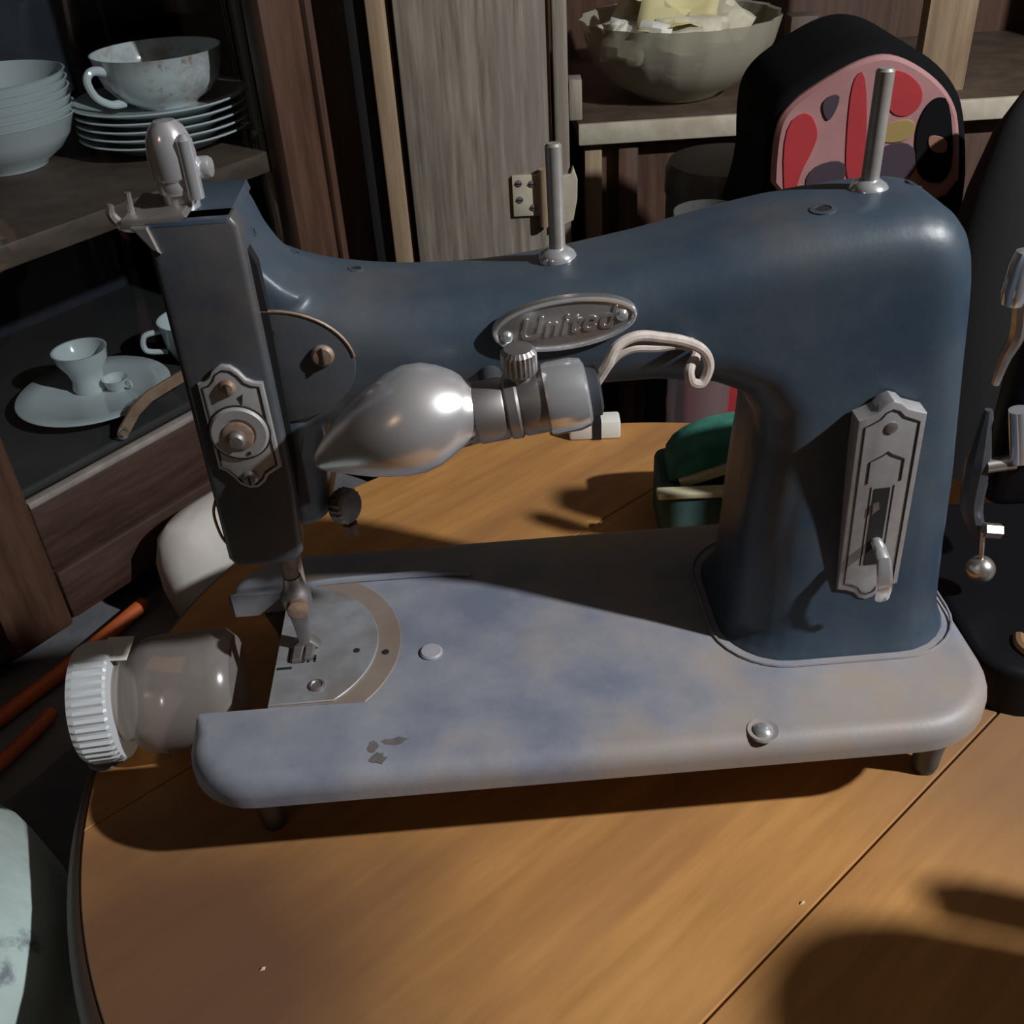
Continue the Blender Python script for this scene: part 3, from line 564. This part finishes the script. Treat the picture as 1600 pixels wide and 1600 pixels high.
cbox('top_panel',(0.20,0.85,0.80,1.135,0.73,0.75),'dark_wood')
cbox('bottom_panel',(0.20,0.85,0.80,1.135,-0.200,-0.175),'dark_wood')
cbox('upper_shelf',(0.226,0.824,0.802,1.119,0.126,0.146),'shelf_wood',bev=0.002)
cbox('lower_shelf',(0.226,0.824,0.802,1.119,-0.075,-0.057),mat('dusty_black_shelf',(0.026,0.025,0.025),(0.045,0.042,0.040),9,0.8),bev=0.002)
for s0 in (0.23,0.66):
    cbox('foot',(s0-0.02,s0+0.03,0.81,0.85,-0.222,-0.20),'dark_wood',bev=0.003)
    cbox('foot',(s0-0.02,s0+0.03,1.08,1.12,-0.222,-0.20),'dark_wood',bev=0.003)
door = cbox('door_stile',(0.684,0.735,0.776,0.800,-0.19,0.74),'dark_wood',bev=0.003)
cbox('door_stile',(0.7365,0.790,0.772,0.800,-0.19,0.74),'dark_wood',bev=0.003)
cbox('door_stile',(0.272,0.332,0.776,0.800,-0.19,0.74),'dark_wood',bev=0.003)
rail = cbox('door_rail',(0.332,0.684,0.778,0.800,-0.128,-0.062),'rail_wood',bev=0.003)
cbox('rail_moulding',(0.332,0.684,0.774,0.800,-0.185,-0.131),'rail_wood',rail,bev=0.004)
cbox('glazing_bead',(0.332,0.684,0.7765,0.786,-0.0625,-0.0565), mat('pale_bead',(0.34,0.31,0.28),(0.22,0.19,0.17),30,0.6), rail, bev=0.001)
cbox('shelf_cleat',(0.688,0.712,0.803,0.815,0.028,0.1255),'tan_wood',bev=0.002)
cbox('shelf_cleat',(0.795,0.824,1.02,1.06,0.24,0.30),'tan_wood',bev=0.002)
cbox('glass_pane',(0.330,0.686,0.788,0.7905,-0.070,0.730),'glass')

def china(prof, name, label, cat, s, d, z, mt='china', group=None, n=44, par=None, wave=None):
    o = MB().lathe(prof, None, n, cap=False, wave=wave).build(name, mt, par, smooth=50)
    o.location = CM @ Vector((s,d,z)) if par is None else (0,0,0)
    if par is None: tag(o, label, cat, group)
    return o
plate_prof = [(0.0005,0.0025),(0.045,0.0025),(0.047,0.0),(0.052,0.0),(0.054,0.0030),(0.066,0.0075),(0.085,0.0135),(0.0862,0.0146),(0.085,0.0158),(0.066,0.0105),(0.052,0.0062),(0.0005,0.0058)]
order = ['lowest','second lowest','middle','second highest','topmost']
for k in range(5):
    china(plate_prof,'china_plate','%s white plate of the stack under the teacup' % order[k],'plate',0.666,0.925,0.1465+0.0076*k,group='plates stacked on the upper shelf')
cup_prof = [(r_, z_*0.80) for r_, z_ in [(0.0005,0.004),(0.026,0.003),(0.028,0.0),(0.031,0.0),(0.033,0.004),(0.046,0.013),(0.056,0.028),(0.0605,0.045),(0.0625,0.062),(0.0633,0.0632),(0.0618,0.0630),(0.0590,0.046),(0.054,0.029),(0.044,0.0155),(0.030,0.0085),(0.0005,0.0075)]]
cupo = CM @ Vector((0.672,0.922,0.1465+0.0076*4+0.0062))
cup = thing('teacup','wide floral white teacup standing on the plate stack','cup',cupo)
MB().lathe(cup_prof,None,48,cap=False).build('cup_body','flower_china',cup,smooth=50)
hd = Vector((-0.62,-0.78,0))
MB().tube([hd*0.0600+Vector((0,0,0.041)),hd*0.0740+Vector((0,0,0.0435)),hd*0.0810+Vector((0,0,0.036)),hd*0.0760+Vector((0,0,0.021)),hd*0.0620+Vector((0,0,0.0115)),hd*0.0480+Vector((0,0,0.0105))],0.0035,n=10,rad=[0.0045,0.0040,0.0038,0.0036,0.0036,0.0046]).build('cup_handle','china',cup)
bowl_prof = [(0.0005,0.003),(0.030,0.003),(0.032,0.0),(0.036,0.0),(0.038,0.004),(0.054,0.014),(0.066,0.028),(0.0735,0.044),(0.0748,0.0455),(0.0730,0.0458),(0.0640,0.030),(0.052,0.0165),(0.036,0.0068),(0.0005,0.0062)]
order6 = ['lowest','second lowest','third lowest','third highest','second highest','topmost']
for k in range(6):
    china(bowl_prof,'china_bowl','%s white bowl of the stack at the left edge' % order6[k],'bowl',0.534,1.005,0.1465+0.0074*k,group='bowls stacked on the upper shelf')
sau_prof = [(0.0005,0.002),(0.030,0.002),(0.032,0.0),(0.036,0.0),(0.040,0.003),(0.055,0.007),(0.0735,0.0105),(0.0748,0.0118),(0.0735,0.0128),(0.056,0.0100),(0.044,0.0064),(0.0005,0.0050)]
china(sau_prof,'saucer','white saucer with small cups on the lower shelf','saucer',0.482,0.888,-0.0568)
egg = [(r_*1.45, z_*1.25) for r_, z_ in [(0.0005,0.002),(0.011,0.0),(0.012,0.003),(0.0105,0.010),(0.0125,0.018),(0.0170,0.027),(0.0180,0.034),(0.0185,0.0352),(0.0172,0.0350),(0.0150,0.028),(0.0100,0.020),(0.0005,0.018)]]
e_ = china(egg,'egg_cup','small white egg cup standing on the saucer','egg cup',0.489,0.905,-0.0518)
tea = thing('doll_cup','tiny white cup with a handle lying on the saucer','cup',CM @ Vector((0.503,0.880,-0.0515)))
MB().lathe([(0.0005,0.001),(0.008,0.0),(0.011,0.005),(0.0128,0.012),(0.0132,0.0125),(0.0120,0.0122),(0.0095,0.006),(0.0005,0.003)],None,26,cap=False).build('cup_body','china',tea)
MB().tube([Vector((0.0115,-0.004,0.010)),Vector((0.0165,-0.006,0.010)),Vector((0.0165,-0.006,0.004)),Vector((0.0100,-0.004,0.004))],0.0014,n=8).build('cup_handle','china',tea)
hc = thing('coffee_cup','white cup half hidden behind the sewing machine head','cup',CM @ Vector((0.600,0.872,-0.0565)))
MB().lathe([(0.0005,0.002),(0.020,0.0),(0.024,0.004),(0.030,0.020),(0.033,0.045),(0.0337,0.046),(0.0322,0.0455),(0.028,0.021),(0.0005,0.006)],None,32,cap=False).build('cup_body','china',hc)
MB().tube([Vector((-0.0290,-0.012,0.037)),Vector((-0.044,-0.020,0.036)),Vector((-0.046,-0.020,0.020)),Vector((-0.0270,-0.012,0.014))],0.003,n=8).build('cup_handle','china',hc)
# leather strap on the lower shelf
so = CM @ Vector((0.495,0.806,-0.0565))
stp = thing('leather_strap','worn tan leather strap curving over the lower shelf edge','strap',so)
SM_ = Matrix.Translation(-so) @ CM
pth = [(0.4465,-0.0545),(0.4560,-0.0470),(0.4680,-0.0375),(0.4860,-0.0310),(0.5100,-0.0290),(0.5420,-0.0270)]
def ribbon(pth, w):
    L = []; R = []
    for i,(a,b_) in enumerate(pth):
        p0 = pth[max(i-1,0)]; p1 = pth[min(i+1,len(pth)-1)]; t = Vector((p1[0]-p0[0],p1[1]-p0[1])).normalized(); nn = Vector((-t.y,t.x))
        L.append((a+nn.x*w,b_+nn.y*w)); R.append((a-nn.x*w,b_-nn.y*w))
    return L + list(reversed(R))
MB().prism(ribbon(pth,0.0058), -0.802, -0.7985, SM_ @ front(0), bev=0.0008, seg=1).build('strap_band','leather',stp)
MB().tube([tuple(SM_ @ Vector((0.4475+0.0050*math.cos(t),0.798,-0.0515+0.0050*math.sin(t)))) for t in [2*math.pi*k/20 for k in range(21)]],0.0014,n=6,smooth=False).build('eyelet','old_chrome',stp)

# ================================================================== WEATHERED PLANK DOOR with hinge
pd = thing('plank_door','weathered grey plank door with a cream hinge behind the machine','door',(-0.043,1.02,-0.75))
PK = 1.02/0.95
PT = Matrix.Translation((0.043,-1.02,0.75)) @ Matrix.Translation((0,0,0.415*(1-PK))) @ Matrix.Diagonal((PK,PK,PK,1))     # sizes below are given for a door at 0.95 m
def pbox(name, a, mt, par=None, bev=0.001): return MB().box(*a, bev, PT).build(name, mt, par or pd, smooth=30)
pbox('door_panel',(-0.1085,0.0225,0.950,0.972,-0.671,0.72),'grey_wood',bev=0.002)
pbox('edge_strip',(-0.1310,-0.1150,0.945,0.975,-0.671,0.72),'tan_wood',bev=0.002)
pbox('door_stile',(0.0250,0.0380,0.944,0.972,-0.671,0.72),'grey_wood',bev=0.002)
pbox('gap_shade_strip',(-0.1500,-0.1315,0.955,0.985,-0.671,0.72),'black')  # black strip painting the shade of the gap beside the cabinet
hz = MB().box(-0.0155,0.0100,0.9465,0.9505,0.094,0.132,0.0008,PT).build('hinge_leaf','cream',pd)
for (x,z) in ((-0.0095,0.125),(0.0025,0.124),(-0.0090,0.110),(0.0035,0.102)):
    h1 = MB().lathe([(0.0034,0),(0.0032,0.0008),(0.0001,0.0014)], PT @ Matrix.Translation((x,0.9465,z)) @ front(0).to_3x3().to_4x4(), 16).build('hinge_screw','nickel',hz)
    MB().box(x-0.0028,x+0.0028,0.9448,0.9456,z-0.0005,z+0.0005,0,PT).build('slot','engraved',h1,smooth=0)
MB().tube([PT @ Vector((0.0135,0.9430,0.085)),PT @ Vector((0.0135,0.9430,0.138))],0.0050,n=12,smooth=False).build('hinge_knuckle','tan_wood',pd)
MB().prism([(0.0245,0.082),(0.0400,0.090),(0.0440,0.110),(0.0445,0.128),(0.0405,0.140),(0.0380,0.133),(0.0250,0.130)], -0.9440,-0.9400, PT @ front(0), bev=0.0008, seg=1).build('hinge_flap','cream',pd)
pbox('latch_block',(0.0385,0.0500,0.946,0.968,0.178,0.212),'grey_wood')

# ================================================================== OPEN SHELF CUPBOARD behind
cu = thing('cupboard','dark open cupboard with a pale shelf edge behind the machine','cupboard',(0.30,1.35,-0.75))
UT = Matrix.Translation((-0.30,-1.35,0.75)) @ Matrix.Translation((0.05,1.2,0)) @ Matrix.Rotation(math.radians(2),4,'Z') @ Matrix.Translation((-0.05,-1.2,0))
def ubox(name, a, mt, par=None, bev=0.0015): return MB().box(*a, bev, UT).build(name, mt, par or cu, smooth=30)
sh = ubox('shelf_board',(0.058,0.72,1.200,1.56,0.090,0.110),'shelf_wood',bev=0.003)
ubox('shelf_nosing',(0.058,0.72,1.192,1.2000,0.088,0.1112),'cream',sh,bev=0.002)
ubox('back_panel',(0.0,0.80,1.56,1.58,-0.75,0.75),'dark_wood')
ubox('side_panel',(0.0,0.03,1.22,1.56,-0.75,0.75),'dark_wood')
ubox('side_panel',(0.77,0.80,1.20,1.56,-0.75,0.75),'dark_wood')
ubox('top_panel',(0.0,0.80,1.20,1.58,0.75,0.77),'dark_wood')
ubox('bottom_panel',(0.03,0.77,1.22,1.56,-0.70,-0.68),'dark_wood')
ubox('door_stile',(0.066,0.086,1.205,1.222,-0.70,0.086),'tan_wood')
ubox('door_stile',(0.105,0.128,1.205,1.222,-0.70,0.086),'dark_wood')
ubox('door_panel',(0.086,0.77,1.222,1.230,-0.70,0.086),'dark_wood')
ubox('upright',(0.455,0.510,1.240,1.262,0.110,0.75),'tan_wood')
ubox('small_block',(0.318,0.350,1.30,1.33,0.1115,0.190),'shelf_wood')

# glass bowl of crumpled papers on that shelf
bo = Vector((0.185,1.315,0.1113))
gb = tag(MB().lathe([(0.0005,0.004),(0.035,0.004),(0.040,0.0),(0.048,0.0),(0.052,0.004),(0.078,0.018),(0.098,0.038),(0.109,0.060),(0.1135,0.078),(0.1155,0.086),(0.1160,0.088),(0.1125,0.086),(0.1060,0.061),(0.0945,0.040),(0.075,0.0225),(0.048,0.009),(0.0005,0.008)],None,56,cap=False, wave=lambda t,k: 1+(0.02*math.cos(18*t) if 5<k<12 else 0)).build('glass_bowl','bowl_glass',smooth=40),'large frosted glass bowl filled with crumpled papers','bowl')
gb.location = bo
def scrap(name, loc, size, rot, mt, seed, label):
    rnd = random.Random(seed); N = 7; vs = []; fs = []
    ph = [rnd.uniform(0,6.28) for _ in range(4)]
    for i in range(N+1):
        for j in range(N+1):
            a = (i/N-0.5)*size[0]; b_ = (j/N-0.5)*size[1]
            z = 0.16*size[0]*(math.sin(5*i/N+ph[0])*math.cos(4*j/N+ph[1])) + 0.06*size[0]*math.sin(9*j/N+ph[2]+3*i/N) + rnd.uniform(-1,1)*0.03*size[0]
            vs.append((a,b_,z))
    for i in range(N):
        for j in range(N):
            k = i*(N+1)+j; fs.append((k,k+1,k+N+2,k+N+1))
    o = MB().add(vs,fs).build(name,mt,smooth=20); o.location = loc; o.rotation_euler = rot
    sd = o.modifiers.new('thickness','SOLIDIFY'); sd.thickness = 0.0006
    return tag(o,label,'paper','papers in the glass bowl')
scrap('paper_scrap',bo+Vector((-0.055,-0.045,0.066)),(0.075,0.05),(1.15,0.15,-0.35),'white_paper',1,'white folded paper at the left front of the glass bowl')
scrap('paper_scrap',bo+Vector((-0.070,-0.010,0.088)),(0.050,0.035),(0.5,-0.6,0.4),'paper',2,'pointed cream paper sticking up at the left rim of the bowl')
scrap('paper_scrap',bo+Vector((-0.005,-0.030,0.096)),(0.095,0.060),(0.6,0.2,0.1),'yellow_paper',3,'yellowish paper heaped in the middle of the bowl')
scrap('paper_scrap',bo+Vector((0.010,-0.055,0.072)),(0.085,0.045),(1.0,0.1,0.15),'paper',4,'cream torn paper lying flat at the front of the bowl')
scrap('paper_scrap',bo+Vector((0.050,-0.005,0.086)),(0.070,0.055),(0.7,0.5,-0.3),'paper',5,'crumpled cream paper at the right side of the bowl')
scrap('paper_scrap',bo+Vector((-0.015,0.030,0.108)),(0.080,0.060),(0.4,-0.3,0.6),'yellow_paper',6,'yellow paper at the back of the bowl')

# ================================================================== BENCH behind the table with bag, canister and glass
be = thing('bench','dark low bench behind the round table','bench',(0.28,0.95,-0.75))
BT = Matrix.Translation((-0.28,-0.95,0.75))
MB().box(0.07,0.62,0.735,1.12,-0.33,-0.30,0.004,BT).build('seat','wood_rim',be)
for x in (0.09,0.58):
    for y in (0.75,1.07): MB().box(x,x+0.03,y,y+0.03,-0.75,-0.33,0.003,BT).build('leg','wood_rim',be)
YB = 0.835
bag = thing('backpack','red and pink printed bag with black rim behind the spool pin','bag',(0.27,0.90,-0.30))
BG = Matrix.Translation((-0.27,-0.90,0.30))
def chaikin(P, k=2):
    for _ in range(k):
        Q = []
        for i in range(len(P)):
            a = P[i]; b = P[(i+1)%len(P)]
            Q += [(a[0]*0.75+b[0]*0.25, a[1]*0.75+b[1]*0.25), (a[0]*0.25+b[0]*0.75, a[1]*0.25+b[1]*0.75)]
        P = Q
    return P
def pix(pts, Y=YB): return [(at(x,y,Y).x, at(x,y,Y).z) for x,y in pts]
outer = pix([(1196,330),(1198,215),(1216,160),(1280,112),(1348,74),(1403,67),(1460,92),(1502,135),(1520,185),(1520,330)])
outer += [(outer[-1][0]+0.012,-0.30),(0.115,-0.30),(0.112,-0.04),(0.15,0.0)]
MB().prism(list(reversed(chaikin(outer))), -0.97, -(YB+0.006), BG @ front(0), bev=0.012, seg=3).build('bag_body','bag_black',bag)
def patch(name, pts, mt, t, Y=YB):
    pp = chaikin(pix(pts, Y))
    ar = sum(pp[i][0]*pp[(i+1)%len(pp)][1]-pp[(i+1)%len(pp)][0]*pp[i][1] for i in range(len(pp)))
    if ar < 0: pp.reverse()
    return MB().prism(pp, -(YB+0.008), -(YB-t), BG @ front(0), bev=0.0004 if t>0 else 0.003, seg=1).build(name, mt, bag)
patch('front_panel',[(1205,330),(1210,215),(1228,168),(1290,125),(1355,90),(1400,85),(1452,112),(1488,150),(1502,195),(1498,330)],'bag_pink',0.000)
patch('red_print',[(1222,200),(1262,168),(1280,205),(1270,235),(1248,275),(1238,330),(1225,330)],'bag_red',0.001)
patch('red_print',[(1332,118),(1356,108),(1352,290),(1320,290),(1322,200)],'bag_red',0.001)
patch('red_print',[(1382,112),(1412,108),(1442,135),(1440,165),(1415,185),(1385,175)],'bag_red',0.001)
patch('red_print',[(1042,600),(1165,585),(1165,670),(1042,670)],'bag_red',0.001)
patch('dark_print',[(1280,158),(1312,143),(1310,165),(1292,195)],'bag_dark',0.0015)
patch('dark_print',[(1442,170),(1462,150),(1486,155),(1490,285),(1432,285),(1428,210)],'bag_black',0.0015)
patch('mustard_print',[(1375,195),(1430,182),(1428,218),(1372,226)],'bag_yellow',0.001)
patch('purple_print',[(1370,228),(1430,218),(1432,280),(1368,282)],'bag_dark',0.001)
patch('purple_print',[(1262,262),(1322,245),(1320,290),(1255,305)],'bag_dark',0.001)
patch('tan_print',[(1448,208),(1480,215),(1478,240),(1450,235)],'bag_tan',0.0025)
# canister and drinking glass
c0 = at(1165,272,1.0)
can = thing('tin_canister','tall dim grey tin canister left of the red bag','canister',(c0.x-0.01,1.045,-0.30))
MB().lathe([(0.0001,0.0),(0.046,0.0),(0.060,0.003),(0.060,c0.z+0.295),(0.058,c0.z+0.298),(0.0001,c0.z+0.298)],None,36).build('canister_body','grey_tin',can)
MB().lathe([(0.0615,c0.z+0.272),(0.0615,c0.z+0.295),(0.058,c0.z+0.302),(0.0001,c0.z+0.306)],None,36).build('canister_lid','grey_tin',can)
g0 = at(1105,326,0.80)
gl = tag(MB().lathe([(0.0005,0.006),(0.020,0.004),(0.024,0.0),(0.026,0.004),(0.0270,0.20),(0.0270,g0.z+0.3),(0.0260,g0.z+0.3),(0.0245,0.20),(0.0225,0.012),(0.0005,0.010)],None,32,cap=False).build('drinking_glass','thin_glass'),'tall clear glass whose rim shows over the sewing machine arm','glass')
gl.location = (g0.x,0.795,-0.2998)

# small black and white box on the far edge of the table
cd = thing('striped_box','small white box with a black stripe at the far table edge','box',(0.044,0.700,0))
MB().box(-0.021,0.019,-0.009,0.008,0.0002,0.016,0.002).build('box_body','white_paper',cd)
MB().box(-0.003,0.004,-0.0094,0.0084,0.0004,0.0164).build('black_stripe','black',cd,smooth=0)
# round black bag on the bench, right of the red bag
kb = at(1630,255,0.79)
rings = []
for k in range(13):
    t = math.pi*k/12; z = -0.2995+(kb.z+0.062+0.30)*(0.5-0.5*math.cos(t)); rr = max(0.068*math.sin(t)**0.62,0.001)
    rings.append([(kb.x+rr*math.cos(a), 0.785+rr*0.5*math.sin(a), z) for a in [2*math.pi*i/32 for i in range(32)]])
tag(MB().loft(rings).build('black_bag','grey_black',smooth=70),'black round-topped bag in the upper right corner','bag')

# ================================================================== green sewing case on the table behind the pillar
gc = thing('sewing_case','green felt sewing case with cream tape behind the machine pillar','sewing case',(0.125,0.585,0))
GT = Matrix.Translation((-0.125,-0.585,0))
MB().prism(rrect(0.078,0.190,0.548,0.612,0.010), 0.0, 0.040, GT, bev=0.003, seg=2).build('case_base','green_dark',gc)
MB().box(0.074,0.150,0.546,0.556,0.0395,0.0435,0.001,GT).build('base_rim','cream_tape',gc)
prof = []
for k in range(15):
    t = math.pi*k/14; prof.append((0.1400-0.056*math.cos(t), 0.0405+0.033*math.sin(t)**0.8))
MB().prism(list(reversed(prof)), -0.598, -0.562, GT @ front(0), bev=0.006, seg=3).build('case_lid','green',gc)
tp_ = [(0.0900,0.0425),(0.1000,0.0455),(0.1120,0.0495),(0.1250,0.0540),(0.1400,0.0575)]
MB().prism(ribbon(tp_,0.0034), 0.5625-1.1245, -0.5590, GT @ front(0), bev=0.0006, seg=1).build('tape','cream_tape',gc)
MB().prism([(0.0980,0.0415),(0.1120,0.0460),(0.1250,0.0505),(0.1420,0.0540),(0.1420,0.0415)], -0.562, -0.5600, GT @ front(0)).build('dark_lining','black',gc)

# ================================================================== plastic jar lying in front of the bed notch
jo = Vector((-0.200,0.396,0.0322)); jd = Vector((1.0,0.13,0.0)).normalized()
jar = thing('plastic_jar','cloudy plastic jar with a ribbed white cap lying at the left table edge','jar',(jo.x,jo.y,0))
JM = Matrix.Translation((0,0,jo.z)) @ axis((0,0,0), jd, (0,0,1)) @ Matrix.Diagonal((0.91,0.91,0.95,1))
MB().lathe([(0.0250,-0.0330),(0.0250,-0.0240),(0.0300,-0.0205),(0.0335,-0.0150),(0.0348,-0.0080),(0.0350,0.0230),(0.0335,0.0300),(0.0290,0.0345),(0.0001,0.0350)], JM, 48).build('jar_body','jar_plastic',jar)
MB().lathe([(0.0001,-0.0520),(0.0300,-0.0520),(0.0338,-0.0505),(0.0350,-0.0470),(0.0350,-0.0310),(0.0340,-0.0295),(0.0245,-0.0295)], JM, 132, wave=lambda t,k: 1+(0.018*(1 if math.cos(44*t)>0 else -1) if k in (3,4) else 0)).build('jar_cap','cap',jar,smooth=20)
MB().box(-0.0330,-0.0190,0.004,0.0200,0.0600,0.0608,0.0002,Matrix.Rotation(math.radians(8),4,'X')).build('paper_tag','white_paper',jar)

# ================================================================== things beyond and below the left table edge
lb0 = CM @ Vector((0.52,0.90,-0.75))
lb = thing('draped_chest','low chest draped with grey-blue cloth under the china cabinet','chest',lb0)
LT = Matrix.Translation(-lb0) @ CM
N = 40; vs = []; fs = []
for i in range(N+1):
    for j in range(N+1):
        a = 0.02+0.69*i/N; d = 0.655+0.50*j/N
        over = max(0,0.680-d)+max(0,0.05-a)+max(0,a-0.70)
        z = -0.2245 + (0.0022*math.sin(37*a+15*d)+0.0015*math.sin(71*d-29*a) if d < 0.79 else -0.001) - 5.0*over
        vs.append((a,d,z))
for i in range(N):
    for j in range(N):
        k = i*(N+1)+j; fs.append((k,k+1,k+N+2,k+N+1))
MB().add(vs,fs,LT).build('cloth','grey_cloth',lb,smooth=60)
MB().box(0.055,0.698,0.690,1.15,-0.75,-0.2290,0.004,LT).build('chest_body','wood_rim',lb)
# orange extension cords on the chest
def cw(s_,d,z): return tuple(CM @ Vector((s_,d,z)))
tag(MB().tube([cw(0.10,0.742,-0.2125),cw(0.18,0.748,-0.2125),cw(0.235,0.752,-0.2125),cw(0.300,0.757,-0.2125),cw(0.350,0.764,-0.2125),cw(0.40,0.772,-0.2125)],0.0072,n=12).build('extension_cord','orange'),'thick orange extension cord running along the foot of the cabinet','cord')
tag(MB().tube([cw(0.10,0.693,-0.2135),cw(0.17,0.700,-0.2135),cw(0.235,0.712,-0.2135),cw(0.262,0.720,-0.2135)],0.0060,n=12).build('extension_cord','orange'),'short end of orange cord nearest the left edge','cord')
# white sack on the chest
sk0 = CM @ Vector((0.470,0.720,-0.2195))
sk = thing('white_sack','white sack with a dark printed sprig beyond the left table edge','sack',sk0)
ST = Matrix.Translation(-sk0) @ CM
rings = []
for z,w_,d_ in ((-0.2195,0.055,0.020),(-0.212,0.066,0.030),(-0.18,0.069,0.036),(-0.15,0.067,0.034),(-0.128,0.060,0.028),(-0.116,0.048,0.018),(-0.112,0.025,0.008)):
    rings.append([(0.470+w_*math.copysign(abs(math.cos(t))**0.7,math.cos(t))+0.002*math.sin(5*t+z*30), 0.720+d_*math.copysign(abs(math.sin(t))**0.7,math.sin(t)), z) for t in [2*math.pi*k/28 for k in range(28)]])
skb = MB().loft(rings,M=ST).build('sack_body','sack',sk,smooth=60)
spr = MB()
for pts in ([(0.502,-0.182),(0.508,-0.168),(0.517,-0.158)],[(0.508,-0.168),(0.500,-0.163),(0.494,-0.165)],[(0.512,-0.164),(0.513,-0.152),(0.509,-0.146)],[(0.505,-0.176),(0.513,-0.174),(0.519,-0.170)]):
    spr.tube([(a,0.6850,z) for a,z in pts],0.0016,n=6,M=ST)
spr.build('printed_sprig','bag_dark',skb)
# stool that carries pale cloth, lower left corner
stl = thing('stool','dark stool under the pale cushion at the lower left','stool',(-0.42,0.265,-0.75))
QT = Matrix.Translation((0.42,-0.265,0.75))
MB().prism(circ(-0.42,0.265,0.125,40), -0.20, -0.17, QT, bev=0.005, seg=2).build('seat','wood_rim',stl)
for a in range(4):
    t = math.radians(45+90*a); MB().tube([(0.09*math.cos(t),0.09*math.sin(t),0.552),(0.12*math.cos(t),0.12*math.sin(t),0.0)],0.014,n=10,smooth=False).build('leg','wood_rim',stl)
rings = []
for z,rr in ((-0.1695,0.08),(-0.166,0.110),(-0.140,0.134),(-0.080,0.140),(-0.040,0.134),(-0.020,0.118),(-0.012,0.080),(-0.010,0.002)):
    rings.append([(-0.390+rr*math.cos(t)*(1+0.02*math.sin(4*t+1)+0.015*math.sin(9*t)), 0.275+rr*math.sin(t)*(1+0.03*math.sin(3*t)), z+0.006*math.sin(3*t+2)*(rr/0.17 if z>-0.16 else 0)) for t in [2*math.pi*k/48 for k in range(48)]])
tag(MB().loft(rings).build('cushion','pale_cloth',smooth=70),'pale grey-green patterned cushion in the lower left corner','cushion')
